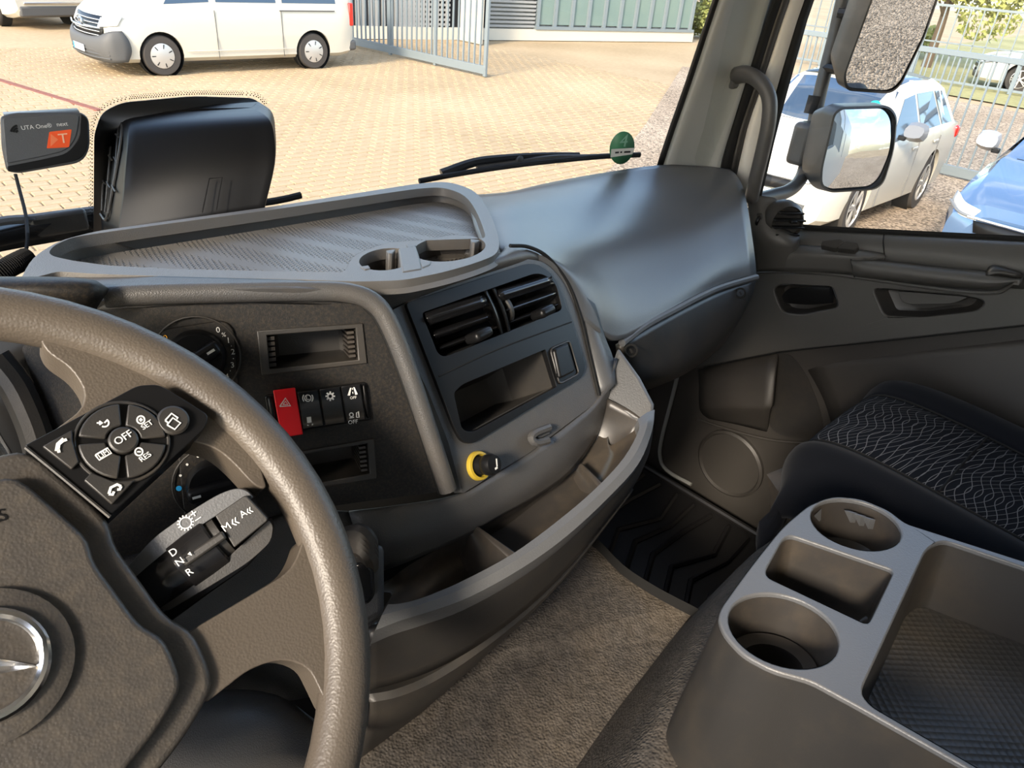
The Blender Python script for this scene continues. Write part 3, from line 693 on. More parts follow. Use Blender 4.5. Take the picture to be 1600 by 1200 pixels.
h_ = loft('door_handle', [[PX(1222, 462, 1.43), PX(1236, 450, 1.43), PX(1240, 470, 1.43), PX(1228, 474, 1.43)], [PX(1262, 456, 1.418), PX(1264, 449, 1.42), PX(1266, 470, 1.42), PX(1264, 475, 1.418)], [PX(1296, 452, 1.413), PX(1300, 449, 1.418), PX(1302, 470, 1.418), PX(1298, 472, 1.413)]], M['black'], door, nu=3, nv=4, closed=True, cap=True)
recess('pull_bowl', XP(pr, 1.417), nX, .03, .78, M['dark'], door)
plate('pull_insert', XP(rounded([(1403, 455), (1515, 464), (1490, 474), (1420, 476), (1408, 470)], [2, 6, 8, 8, 5]), 1.428), nX, .012, M['door'], door, bevel=.003)
# belt: window ledge, switch block, armrest bar
def rowx(pts): return [PX(p[0], p[1], p[2]) for p in pts]
loft('window_ledge', [rowx([(1240, 358, 1.45), (1400, 366, 1.45), (1600, 376, 1.45), (1900, 392, 1.45)]), rowx([(1238, 364, 1.43), (1400, 372, 1.425), (1600, 384, 1.42), (1900, 402, 1.42)]),
                      rowx([(1236, 385, 1.405), (1385, 392, 1.40), (1600, 418, 1.395), (1900, 450, 1.39)]), rowx([(1236, 424, 1.41), (1385, 432, 1.41), (1600, 452, 1.41), (1900, 470, 1.41)])], M['door'], door, nu=4, nv=3, solid=.01)
gk = sweep('window_wiper_seal', rowx([(1225, 352, 1.448), (1300, 358, 1.448), (1450, 366, 1.448), (1620, 375, 1.448), (1900, 390, 1.448)]), .006, M['rubber'], door, seg=6)
sw = loft('switch_block', [rowx([(1230, 382, 1.40), (1300, 385, 1.40), (1360, 392, 1.40), (1381, 396, 1.40)]), rowx([(1228, 392, 1.378), (1300, 396, 1.372), (1355, 401, 1.375), (1383, 402, 1.39)]),
                          rowx([(1224, 400, 1.372), (1300, 404, 1.368), (1335, 407, 1.37), (1360, 410, 1.38)]), rowx([(1190, 424, 1.385), (1260, 425, 1.38), (1330, 428, 1.38), (1350, 430, 1.39)])], M['door'], door, nu=4, nv=3, solid=.012)
for q in ([(1284, 376), (1312, 373), (1320, 378), (1306, 389), (1282, 384)], [(1310, 384), (1322, 376), (1340, 379), (1342, 386), (1335, 392), (1308, 389)]):
    b_ = [PX(p[0], p[1], 1.372) for p in q]; pp = PL.three(b_[0], b_[2], b_[3]); plate('window_switch', b_, V((-.6, 0, .8)), .012, M['dark'], sw, bevel=.002)
ar = loft('armrest_bar', [rowx([(1332, 402, 1.39), (1400, 409, 1.39), (1480, 418, 1.39), (1545, 424, 1.39), (1596, 432, 1.395)]), rowx([(1330, 407, 1.365), (1400, 415, 1.36), (1480, 424, 1.36), (1545, 430, 1.362), (1598, 436, 1.375)]),
                         rowx([(1332, 418, 1.355), (1400, 426, 1.35), (1480, 436, 1.35), (1545, 442, 1.352), (1588, 440, 1.365)]), rowx([(1333, 430, 1.365), (1400, 437, 1.36), (1480, 446, 1.362), (1545, 451, 1.365), (1568, 450, 1.375)]),
                         rowx([(1336, 432, 1.40), (1400, 440, 1.40), (1480, 449, 1.40), (1545, 453, 1.40), (1560, 453, 1.40)])], M['door'], door, nu=4, nv=3, solid=.01)
loft('armrest_cup', [rowx([(1540, 424, 1.375), (1552, 414, 1.385), (1592, 424, 1.385)]), rowx([(1540, 430, 1.36), (1560, 424, 1.362), (1598, 430, 1.37)])], M['dark'], ar, nu=3, nv=2, solid=.006)
sweep('ledge_seam', rowx([(1381, 367, 1.424), (1380, 380, 1.405), (1382, 400, 1.398)]), .0012, M['rubber'], door, seg=6)
sweep('bar_seam', rowx([(1329, 402, 1.372), (1332, 418, 1.360), (1335, 433, 1.374)]), .0012, M['rubber'], door, seg=6)
sweep('panel_bead', rowx([(1176, 426, 1.408), (1250, 424, 1.408), (1330, 432, 1.408), (1420, 445, 1.408), (1500, 455, 1.408), (1552, 457, 1.408), (1572, 450, 1.408), (1600, 428, 1.408)]), .004, M['door'], door, seg=8)
sweep('panel_gap', rowx([(1100, 574, 1.414), (1216, 551, 1.414), (1400, 531, 1.414), (1620, 507, 1.414), (1800, 486, 1.414)]), .0016, M['rubber'], door, seg=6)
# ventilation end cap with ball outlet
cap = loft('vent_housing', [[PX(1166, 304, 1.36), PX(1190, 306, 1.37), PX(1212, 310, 1.39), PX(1218, 322, 1.40)], [PX(1170, 330, 1.35), PX(1190, 330, 1.355), PX(1204, 338, 1.37), PX(1206, 345, 1.38)],
                             [PX(1174, 365, 1.345), PX(1200, 372, 1.345), PX(1232, 376, 1.36), PX(1246, 368, 1.39)], [PX(1178, 400, 1.355), PX(1210, 398, 1.36), PX(1240, 394, 1.375), PX(1250, 384, 1.40)], [PX(1180, 425, 1.37), PX(1210, 423, 1.375), PX(1240, 424, 1.39), PX(1260, 420, 1.405)]], M['door'], door, nu=4, nv=4, solid=.01)
vb = PX(1222, 345, 1.39); vax = V((-.55, -.8, .1)).normalized()
ball = lathe('vent_ball', vb, vax, [(.014, -.040), (.035, -.026), (.042, -.004), (.040, .012), (.033, .022), (.031, .014), (.004, .010)], M['dark'], door, seg=28)
for k in range(4):
    hgt = (-.021+k*.014); wv = 2*math.sqrt(max(.033**2-hgt**2, .0001))
    ul = V((0, 0, 1)).cross(vax).normalized(); vl = vax.cross(ul)
    box('vent_fin', vb+vax*.024+vl*hgt, (wv, .0035, .018), M['black'], ball, ax=(ul, vl, vax), bevel=.001)
    if k == 2: box('fin_tab', vb+vax*.040+vl*hgt, (.012, .006, .012), M['black'], ball, ax=(ul, vl, vax), bevel=.002)
sl_ = plate('vent_wheel_slot', XP(rounded([(1181, 333), (1190, 333), (1192, 358), (1184, 358)], 3), 1.349), nX, .004, M['dark'], door, bevel=.002)
lathe('vent_thumbwheel', PX(1186, 345, 1.352), V((0, 1, .1)), [(.010, -.003), (.011, 0), (.010, .003)], M['black'], sl_, seg=20)
# lower pieces: bulge, pocket, speaker
blg = [(1093, 570), (1150, 560), (1214, 546)]
loft('door_bulge', [[PX(1090, 575, 1.437), PX(1150, 562, 1.437), PX(1215, 548, 1.437)], [PX(1092, 600, 1.42), PX(1150, 590, 1.408), PX(1210, 580, 1.40)], [PX(1092, 630, 1.405), PX(1150, 628, 1.385), PX(1206, 628, 1.38)],
                    [PX(1096, 645, 1.412), PX(1150, 643, 1.39), PX(1202, 645, 1.385)], [PX(1108, 655, 1.437), PX(1150, 664, 1.437), PX(1198, 676, 1.437)]], M['doorlow'], door, nu=4, nv=4, solid=.008)
pk = rounded([(1216, 550), (1240, 556), (1262, 590), (1282, 640), (1290, 685), (1225, 683), (1200, 668), (1204, 620)], [6, 20, 20, 20, 4, 20, 16, 20])
recess('door_pocket', XP(pk, 1.4335), nX, .035, .86, M['dark'], door)
plate('pocket_face', XP(pk, 1.4335), nX, .002, M['dark'], door)
loft('map_pocket', [[PX(1255, 566, 1.436), PX(1400, 550, 1.436), PX(1620, 525, 1.436), PX(1900, 490, 1.436)], [PX(1285, 620, 1.432), PX(1400, 615, 1.422), PX(1620, 600, 1.414), PX(1900, 590, 1.41)], [PX(1300, 665, 1.433), PX(1420, 700, 1.41), PX(1650, 720, 1.40), PX(1900, 740, 1.40)], [PX(1310, 690, 1.437), PX(1400, 780, 1.437), PX(1650, 860, 1.437), PX(1900, 950, 1.437)]], M['doorlow'], door, nu=4, nv=4, solid=.008)
spc = PX(1141, 724, 1.432)
def spk(r): return [spc+V((0, math.cos(t)*r, math.sin(t)*r*1.0)) for t in [2*math.pi*k/40 for k in range(40)]]
lathe('speaker_cover', spc, nX, [(.088, -.004), (.088, .006), (.082, .010), (.078, .004), (.004, .006)], M['doorlow'], door, seg=44)
sweep('lower_crease', rowx([(1090, 655, 1.434), (1130, 668, 1.432), (1180, 682, 1.430), (1225, 690, 1.430), (1290, 692, 1.432), (1400, 690, 1.434)]), .004, M['doorlow'], door, seg=8)
# light edge of the door seal by the footwell
sweep('sill_seal', rowx([(1060, 582, 1.43), (1048, 630, 1.43), (1035, 680, 1.43), (1031, 712, 1.43), (1042, 735, 1.43), (1080, 757, 1.43)]), .005, M['pillar'], door, seg=8)
# ---- grab handle on the pillar
gh = [PX(1138, 122, 1.36), PX(1166, 116, 1.32), PX(1190, 130, 1.30), PX(1202, 155, 1.295), PX(1201, 190, 1.295), PX(1193, 230, 1.30), PX(1182, 275, 1.31), PX(1174, 310, 1.33)]
hd = thing('grab_handle', 'dark grey curved grab handle fixed to the pillar', 'handle', (1.33, .75, 1.97))
sweep('bar', gh, .0165, M['dash'], hd, seg=14, n=5, flat=.8)
box('upper_foot', PX(1147, 121, 1.345), (.025, .022, .040), M['dash'], hd, bevel=.006)
# ---- roof, rear wall, left side, floor
ce = obj('ceiling', [W(-.62, -.8, .66), W(1.48, -.8, .66), W(1.48, .80, .66), W(.42, .90, .66), W(-.62, .80, .66)], [(0, 1, 2, 3, 4)], M['roof'], solid=.04); tag(ce, kind='structure')
rw = obj('wall_back', [W(-.62, -.8, -1.22), W(1.48, -.8, -1.22), W(1.48, -.8, .66), W(-.62, -.8, .66)], [(0, 1, 2, 3)], M['roof'], solid=.03); tag(rw, kind='structure')
fl = obj('floor', [W(-.62, -.8, -1.2), W(1.475, -.8, -1.2), W(1.475, .98, -1.2), W(-.62, .98, -1.2)], [(0, 1, 2, 3)], M['mat'], solid=.02); tag(fl, kind='structure')
wl_o = [W(-.62, y, h) for y, h in ((-.8, -1.2), (-.8, .66), (.80, .66), (.92, -.2), (.92, -1.2))]
wl_h = [W(-.62, y, h) for y, h in ((-.42, -.36), (-.42, .40), (.50, .40), (.66, -.10), (.66, -.36))]
lw_ = plate('wall_left', wl_o, V((1, 0, 0)), .04, M['doorlow'], None, holes=[wl_h]); tag(lw_, kind='structure')  # driver's side, out of view; added so its window opening limits the sun inside
fw = loft('wall_front', [[W(-.6, .86, -.5), W(.42, 1.02, -.55), W(1.47, .90, -.5)], [W(-.6, .86, -1.2), W(.42, .98, -1.2), W(1.47, .90, -1.2)]], M['rubber'], nu=6, nv=2, solid=.02); tag(fw, kind='structure')
# ================================================================== DASHBOARD
dash = thing('dashboard', 'dark grey truck dashboard with top tray, switches, vents and open shelf', 'dashboard', (.5, .65, 1.2))
FP = PL.lean(P(500, 630, .65), (.916, -.402), 20)                 # switch fascia turned to the driver
CP = PL.lean(FP.hit(715, 770), (.988, .156), 32)                  # centre panel with vents
TP = PL.three(P(350, 440, .62), P(785, 392, .80), P(430, 323, .87))   # top tray rim
if TP.n.z < 0: TP.n = -TP.n
def pr_(pts, pl, off=0): return [pl.hit(p[0], p[1], off) for p in pts]
def PD(*pts): return [P(*p) for p in pts]
# ---------------- top tray
outer = rounded([(30, 440), (50, 402), (92, 376), (150, 361), (430, 322), (650, 287), (700, 283), (745, 298), (768, 336), (782, 380), (776, 398), (740, 412), (690, 426), (630, 438), (560, 440), (440, 436), (270, 432), (150, 428), (90, 424)], [6, 20, 20, 20, 20, 20, 20, 20, 20, 20, 14, 20, 20, 20, 20, 20, 20, 20, 10], 4)
inner = rounded([(76, 394), (84, 384), (112, 371), (170, 362), (430, 327), (650, 295), (690, 292), (728, 304), (748, 336), (760, 372), (650, 376), (606, 378), (552, 398), (538, 425), (440, 424), (275, 420), (170, 415), (112, 407), (82, 400)], [6, 8, 12, 20, 20, 20, 16, 20, 20, 8, 20, 20, 16, 6, 20, 20, 20, 14, 8], 4)
cupA = ell((604, 405), 43, 17, 30, -.10); cupB = ell((702, 388), 57, 20, 34, -.10)
ty = thing
rim = plate('tray_rim', pr_(outer, TP), TP.n, .012, M['tray'], dash, holes=[pr_(inner, TP), pr_(cupA, TP), pr_(cupB, TP)], bevel=.0025)
il = pr_(inner, TP, -.004); bl_ = [p-TP.n*.024 for p in il]
m_ = len(il)
wl = obj('tray_wall', il+bl_, [(i, (i+1) % m_, m_+(i+1) % m_, m_+i) for i in range(m_)], M['tray'], dash)
def perf_mat():
    m = mat('tray_floor', (.135, .130, .124), .45, 0, dust=DUST, dustamt=.22); t = m.node_tree; b = t.nodes['Principled BSDF']; L = t.links.new
    co = N(t, 'ShaderNodeTexCoord'); vo = N(t, 'ShaderNodeTexVoronoi', Scale=190.0, Randomness=0.0); mp_ = N(t, 'ShaderNodeMapping'); mp_.inputs['Rotation'].default_value = (0, 0, .2)
    r = N(t, 'ShaderNodeMapRange'); r.inputs[1].default_value = .25; r.inputs[2].default_value = .42
    bp = N(t, 'ShaderNodeBump', Strength=1.0, Distance=.002); L(co.outputs['Object'], mp_.inputs[0]); L(mp_.outputs[0], vo.inputs['Vector']); bp.inputs['Distance'].default_value = .004; L(vo.outputs['Distance'], r.inputs[0]); L(r.outputs[0], bp.inputs['Height']); L(bp.outputs[0], b.inputs['Normal'])
    return m
M['trayfloor'] = perf_mat()
_tc = sum(il, V())/len(il)
plate('tray_floor', [_tc+(p-_tc)*1.012-TP.n*.022 for p in pr_(inner, TP)], TP.n, .004, M['trayfloor'], dash)
cpw = []
for cn, loop, dp in (('cup_well', cupA, .045), ('cup_well', cupB, .05)):
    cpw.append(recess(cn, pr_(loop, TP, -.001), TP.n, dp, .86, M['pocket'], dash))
# divider between the two cups + grip fingers
plate('cup_divider', pr_([(622, 388), (650, 383), (657, 404), (660, 420), (628, 425)], TP, .001), TP.n, .045, M['tray'], dash, bevel=.002)
for q in ([(603, 391), (618, 389), (613, 396), (607, 396)], [(562, 416), (576, 414), (579, 419), (570, 421)], [(634, 381), (650, 383), (645, 387), (636, 386)], [(735, 373), (750, 375), (742, 379), (737, 378)], [(657, 410), (674, 407), (672, 413), (660, 418)]):
    plate('grip_finger', pr_(q, TP, .001), TP.n, .03, M['tray'], cpw[0] if q[0][0] < 620 else cpw[1], bevel=.001)
# outer skirt of the tray down to the front roll
ou_ = [p-TP.n*.008 for p in pr_(outer, TP)]
cen = sum(ou_, V())/len(ou_)
ds = [p+(p-cen).normalized()*.004-V((0, 0, .09 if q[1] < 345 else .004)) for p, q in zip(ou_, outer)]; m_ = len(ou_)
obj('tray_skirt', ou_+ds, [(i, (i+1) % m_, m_+(i+1) % m_, m_+i) for i in range(m_)], M['tray'], dash)
# ---------------- front roll between tray and fascia, then across the centre panel head
loft('front_roll', [PD((20, 440, .60), (80, 427, .61), (200, 430, .615), (350, 434, .62), (500, 438, .655), (600, 440, .69), (700, 424, .745), (776, 398, .81), (790, 385, .84)),
                    PD((10, 446, .585), (80, 438, .595), (200, 440, .60), (350, 444, .605), (500, 446, .635), (600, 450, .675), (700, 432, .735), (785, 402, .80), (815, 388, .835)),
                    PD((5, 460, .575), (80, 452, .58), (200, 450, .585), (350, 452, .595), (500, 452, .62), (600, 470, .675), (700, 448, .744), (790, 416, .806), (845, 399, .858)),
                    PD((5, 500, .57), (80, 490, .575), (200, 480, .58), (350, 476, .61), (520, 478, .64), (610, 500, .70), (690, 470, .77), (780, 440, .835), (860, 425, .89))], M['dash'], dash, nu=4, nv=4, solid=.006)
# ---------------- cluster visor (left, behind the wheel)
loft('cluster_visor', [PD((-160, 445, .52), (-60, 436, .54), (60, 432, .555), (140, 436, .565), (162, 446, .57)), PD((-160, 440, .50), (-60, 434, .52), (60, 434, .535), (140, 440, .545), (170, 452, .56)),
                       PD((-160, 470, .49), (-60, 455, .51), (60, 450, .525), (135, 460, .54), (160, 468, .555)), PD((-160, 505, .495), (-60, 485, .515), (60, 478, .53), (125, 484, .545), (150, 484, .56))], M['fascia'], dash, nu=4, nv=4, solid=.006)
# instrument cluster surround seen through the wheel
plate('cluster_face', [FP.hit(x, y, -.02) for x, y in [(-260, 520), (20, 500), (48, 560), (90, 700), (110, 820), (-260, 900)]], FP.n, .01, M['black'], dash)
sweep('cluster_rim', [FP.hit(x, y, .006) for x, y in [(-10, 560), (22, 600), (48, 655), (62, 700), (75, 760)]], .012, M['dark'], dash, seg=10)
sweep('cluster_bezel', [FP.hit(x, y, .0) for x, y in [(-30, 640), (0, 690), (14, 715), (20, 760)]], .003, M['silver'], dash, seg=8)
# ---------------- fascia
fo = rounded([(34, 545), (60, 500), (150, 470), (560, 470), (592, 494), (625, 570), (660, 660), (692, 768), (560, 785), (440, 802), (300, 850), (130, 880), (84, 690)], [4, 10, 10, 24, 20, 20, 20, 6, 0, 0, 0, 0, 10])
def slot_out(p): return rounded(p, 3, 3)
S1o, S1i = [(401, 517), (567, 505), (574, 568), (409, 587)], [(417, 524), (556, 513), (560, 562), (421, 577)]
S2o, S2i = [(440, 711), (585, 685), (590, 748), (448, 770)], [(452, 714), (574, 693), (578, 740), (458, 762)]
fas = plate('switch_fascia', pr_(fo, FP), FP.n, .012, M['fascia'], dash, holes=[pr_(S1i, FP), pr_(S2i, FP)], bevel=.0015)
for so_, si_ in ((S1o, S1i), (S2o, S2i)):
    fr = plate('slot_frame', pr_(so_, FP, .002), FP.n, .004, M['dark'], fas, holes=[pr_(si_, FP, .002)], bevel=.0008)
    o_ = pr_(si_, FP); c_ = sum(o_, V())/4
    recess('slot_box', o_, FP.n, .045, .90, M['dark'], fas)
    for k in range(6):
        t = (k+.7)/6.4; a_ = o_[1].lerp(o_[2], t); b_ = a_-FP.n*.045+(c_-a_)*.1
        box('slot_rib', a_.lerp(b_, .5)-FP.u*.003, (.006, .0022, .042), M['pocket'], fas, ax=(FP.u, FP.v, FP.n))
        a_ = o_[0].lerp(o_[3], t); box('slot_rib', a_-FP.n*.02+FP.u*.003, (.006, .0032, .036), M['fascia'], fas, ax=(FP.u, FP.v, FP.n))
# raised lip around the fascia
sweep('fascia_lip', [FP.hit(x, y, .004) for x, y in [(165, 464), (230, 460), (350, 457), (480, 455), (545, 458), (585, 474), (610, 510), (640, 585), (672, 680), (700, 766)]], .0088, M['dash'], dash, seg=12, n=5)
sweep('fascia_groove', [FP.hit(x, y, .002) for x, y in [(165, 474), (350, 468), (540, 468), (576, 484), (600, 520), (628, 590), (660, 680), (688, 770)]], .003, M['rubber'], dash, seg=8, n=5)
# switch bank
bank = [(413, 618), (572, 597), (581, 656), (424, 680)]
bk = plate('switch_bank', pr_(rounded(bank, 5, 3), FP, .003), FP.n, .006, M['black'], fas, bevel=.001)
def bil(q, a, b):
    t = V(q[0]).lerp(V(q[1]), a); d = V(q[3]).lerp(V(q[2]), a); r = t.lerp(d, b); return (r.x, r.y)
us = [.085, .315, .53, .745, .945]
swp = {}
for k in range(4):
    a0, a1 = us[k]+.006, us[k+1]-.006
    mt = M['red'] if k == 0 else M['gloss']
    b0, b1 = (-.10, 1.10) if k == 0 else (.03, .97)
    q0 = [bil(bank, a0, b0), bil(bank, a1, b0), bil(bank, a1, .5), bil(bank, a0, .5)]; q1 = [bil(bank, a0, .5), bil(bank, a1, .5), bil(bank, a1, b1), bil(bank, a0, b1)]
    t0, t1 = pr_(q0[:2], FP, .0105), pr_(q0[2:], FP, .0065); t2, t3 = pr_(q1[:2], FP, .0065), pr_(q1[2:], FP, .0115)
    back = pr_([q0[0], q0[1], q1[2], q1[3]], FP, 0)
    vs = [t0[0], t0[1], t1[0], t1[1], t3[0], t3[1]]+back
    sp = obj('rocker_switch', vs, [(0, 1, 2, 3), (3, 2, 4, 5), (0, 3, 5, 9, 6), (1, 7, 8, 4, 2), (0, 6, 7, 1), (5, 4, 8, 9)], mt, bk, bevel=.0008, smooth=True)
    swp[k] = sp
for a in (0, 1):
    q = [bil(bank, *(z)) for z in (((.02, .05), (.08, .05), (.08, .95), (.02, .95)) if a == 0 else ((.95, .05), (.99, .05), (.99, .95), (.95, .95)))]
    plate('bank_cheek', pr_(q, FP, .006), FP.n, .006, M['black'], bk, bevel=.002)
def decal(name, polys, mt, parent, pl, off):
    """flat print: list of pixel polylines with width in px, or filled polygons"""
    parts = []
    for pg in polys:
        if pg[0] == 'line': parts.append(strip([pl.hit(x, y, off) for x, y in pg[2]], pg[1], pl.n, .0003))
        else:
            vs = [pl.hit(x, y, off) for x, y in pg[1]]; parts.append((vs, [list(range(len(vs)))]))
    return obj(name, *join_geo(parts), mt, parent, smooth=False)
FU, FV = FP.u, FP.v
lw = .0009
def fc(x, y, off=.0115): return FP.hit(x, y, off)
decal('print_triangle', [('line', .0010, [(437, 635), (446, 622), (454, 634), (437, 635)]), ('line', .0008, [(442, 632), (446, 627), (450, 632), (442, 632)])], M['ink'], swp[0], FP, .0112)
decal('print_brake', [('line', lw, ell((481, 622), 5, 5, 16)+[(486, 622)]), ('line', lw, ell((481, 622), 8, 8, 6, 0, 140, 220)), ('line', lw, ell((481, 622), 8, 8, 6, 0, -40, 40)), ('line', lw, [(479, 619), (479, 624), (484, 624)])], M['ink'], swp[1], FP, .0112)
decal('print_trailer', [('poly', [(479, 652), (486, 651), (487, 660), (480, 661)]), ('line', lw, [(480, 664), (486, 667), (489, 662)]), ('line', lw, [(482, 667), (489, 666)])], M['ink'], swp[1], FP, .0105)
decal('print_cog', [('line', .0014, ell((516, 619), 4, 4, 14)+[(520, 619)])]+[('line', .0014, [(516+5*math.cos(a), 619+5*math.sin(a)), (516+7.5*math.cos(a), 619+7.5*math.sin(a))]) for a in [k*math.pi/4 for k in range(8)]], M['ink'], swp[2], FP, .0112)
decal('print_lane', [('poly', [(543, 618), (547, 606), (549, 606), (547, 618)]), ('poly', [(555, 617), (552, 605), (554, 605), (559, 616)]), ('line', .0007, [(550.5, 606), (551, 609)]), ('line', .0007, [(551, 612), (551.5, 615)])], M['ink'], swp[3], FP, .0112)
text('print_off', 'OFF', fc(552, 621.5, .0110), FU, FV, .0034, M['ink'], swp[3])
decal('print_lamp', [('line', lw, ell((549, 648), 3, 3, 10)+[(552, 648)]), ('line', lw, [(546, 653), (553, 652)]), ('line', lw, [(557, 652), (557, 645), (560, 643), (561, 652), (557, 652)])], M['ink'], swp[3], FP, .0105)
text('print_off', 'OFF', fc(551.5, 659.5, .0113), FU, FV, .0050, M['ink'], swp[3])
# heater knobs
def knob(px, py, r, plate_pts, ang, nm='heater_knob'):
    bp = plate('knob_plate', pr_(rounded(plate_pts, 12), FP, .0025), FP.n, .004, M['fascia'], fas, bevel=.001)
    c = FP.hit(px, py, .0025)
    sweep('dial_edge', [c+FU*(math.cos(t)*r*1.02)+FV*(math.sin(t)*r*1.02) for t in [2*math.pi*k/36 for k in range(36)]], .0008, M['dark'], bp, closed=True, seg=6, n=1)
    kb = lathe(nm, c, FP.n, [(r*.70, 0), (r*.70, .004), (r*.64, .010), (r*.60, .0115), (.0005, .0115)], M['black'], fas, seg=40)
    d = FU*math.cos(ang)+FV*math.sin(ang); s = FP.n.cross(d)
    box('grip', c+FP.n*.016, (r*1.28, r*.38, .014), M['black'], kb, ax=(d, s, FP.n), bevel=.004, seg=3)
    box('pointer', c+FP.n*.0232+d*(r*.42), (r*.2, r*.06, .0006), M['ink'], kb, ax=(d, s, FP.n))
    return c, bp
k1, kp1 = knob(308, 558, .0330, [(248, 516), (350, 500), (366, 514), (374, 612), (262, 625)], math.radians(28))
for s_, a, mt in (('0', 48, M['ink']), ('%', 36, M['ink']), ('1', 24, M['ink']), ('·', 13, M['ink']), ('2', 3, M['ink']), ('·', -9, M['ink']), ('3', -20, M['ink']), ('·', -31, M['ink']), ('4', -42, M['ink']), ('0', 140, M['amber']), ('2', 153, M['amber'])):
    a = math.radians(a); text('dial_print', s_, k1+FP.n*.0006+FU*(math.cos(a)*.0282)+FV*(math.sin(a)*.0282), FU, FV, .0066 if s_ != '%' else .005, mt, kp1)
k2, kp2 = knob(336, 756, .0330, [(276, 690), (378, 676), (398, 800), (290, 830)], math.radians(-172))
for k in range(8):
    a = math.radians(155-k*22); c_ = k2+FP.n*.0006+FU*(math.cos(a)*.0285)+FV*(math.sin(a)*.0285)
    lathe('dial_dot', c_, FP.n, [(.0011, 0), (.0011, .0003)], M['ink'], kp2, seg=10)
for a, mt in ((178, M['blue']), (2, M['redp'])):
    a = math.radians(a); c_ = k2+FP.n*.0006+FU*(math.cos(a)*.0285)+FV*(math.sin(a)*.0285); lathe('dial_dot', c_, FP.n, [(.0023, 0), (.0023, .0003)], mt, kp2, seg=14)
decal('print_arrow', [('line', .0014, [(333, 697), (334, 702), (329, 704), (331, 701), (329, 704), (332, 706)])], M['ink'], kp2, FP, .0035)
# ---------------- centre panel
co_ = rounded([(606, 488), (640, 470), (700, 447), (785, 418), (818, 404), (852, 408), (880, 438), (905, 490), (920, 550), (938, 624), (830, 706), (722, 772), (700, 690), (668, 610)], [6, 0, 0, 0, 10, 20, 20, 20, 20, 6, 0, 6, 0, 0])
bez = rounded([(634, 473), (835, 408), (868, 432), (896, 510), (915, 572), (911, 588), (738, 694), (722, 690), (710, 668), (668, 560)], [8, 20, 20, 0, 8, 8, 10, 10, 10, 0])
vo_ = rounded([(659, 489), (842, 425), (868, 440), (879, 484), (694, 558), (684, 552)], [6, 14, 14, 8, 8, 6])
bx_ = rounded([(709, 614), (722, 601), (852, 546), (870, 604), (738, 676), (722, 672)], [6, 8, 2, 2, 8, 8])
cpn = plate('centre_panel', pr_(co_, CP), CP.n, .012, M['dash'], dash, holes=[pr_(rounded(vo_, 0), CP), pr_(bx_, CP)], bevel=.002)
bzl = plate('centre_bezel', pr_(bez, CP, .004), CP.n, .007, M['black'], cpn, holes=[pr_(vo_, CP, .004), pr_(bx_, CP, .004)], bevel=.0015)
sweep('bezel_seam', pr_([(686, 588), (780, 545), (893, 503)], CP, .0042), .0008, M['rubber'], cpn, seg=6)
recess('storage_box', pr_(bx_, CP, .002), CP.n, .08, .92, M['dark'], cpn, push=-CP.n*.075-V((0, 0, .01)))
recess('vent_duct', pr_(vo_, CP, .002), CP.n, .05, .9, M['rubber'], cpn)
bt = plate('blank_button', pr_(rounded([(866, 545), (888, 536), (900, 580), (876, 592)], 5), CP, .010), CP.n, .012, M['black'], bzl, bevel=.003)
sweep('button_frame', pr_(rounded([(860, 545), (890, 532), (905, 584), (874, 600)], 6, 3), CP, .005), .0012, M['dark'], bzl, closed=True, n=1, seg=6)
# vent blades
VQ = [(660, 489), (864, 427), (880, 483), (690, 557)]
def vanes(f0, f1):
    for (t0, t1, o0, o1, o2) in ((-.01, .30, .0, .007, .001), (.42, .62, -.006, .003, -.006), (.76, .88, -.008, .0, -.010)):
        rr = [[], [], [], []]
        for i in range(6):
            fx = f0+(f1-f0)*i/5; bul = .004*math.sin(math.pi*fx)
            for j, (t, o) in enumerate(((t0, o0), (t0*.6+t1*.4, o1), (t0*.25+t1*.75, o1*.8), (t1, o2))):
                rr[j].append(CP.hit(*bil(VQ, fx, t), o+bul))
        loft('vent_blade', rr+[[p-CP.n*.022+CP.v*.004 for p in rr[3]]], M['gloss'], bzl, nu=2, nv=4, solid=.002)
vanes(.015, .475); vanes(.575, .985)
def vcol(f, off): return [CP.hit(*bil(VQ, f+.012*math.sin(math.pi*t), t), off+.006*math.sin(math.pi*min(max(t, 0), 1))) for t in (-.06, .15, .4, .65, .9, 1.03)]
loft('vent_divider', [vcol(.480, -.012), vcol(.484, .005), vcol(.500, .007), vcol(.508, .002)], M['black'], bzl, nu=3, nv=2, solid=.0015)
loft('vent_divider', [vcol(.540, .002), vcol(.548, .007), vcol(.565, .005), vcol(.570, -.012)], M['black'], bzl, nu=3, nv=2, solid=.0015)
wc_ = CP.hit(*bil(VQ, .532, .48), -.012)
tw = lathe('vent_thumbwheel', wc_, CP.u, [(.019, -.0035), (.0205, -.002), (.0205, .002), (.019, .0035)], M['dark'], bzl, seg=36)
for (x, y) in ((748, 524), (848, 488)):
    tb_ = box('vent_tab', CP.hit(x, y, .010), (.026, .011, .022), M['black'], bzl, ax=(CP.u, CP.v, CP.n), bevel=.0045, seg=3)
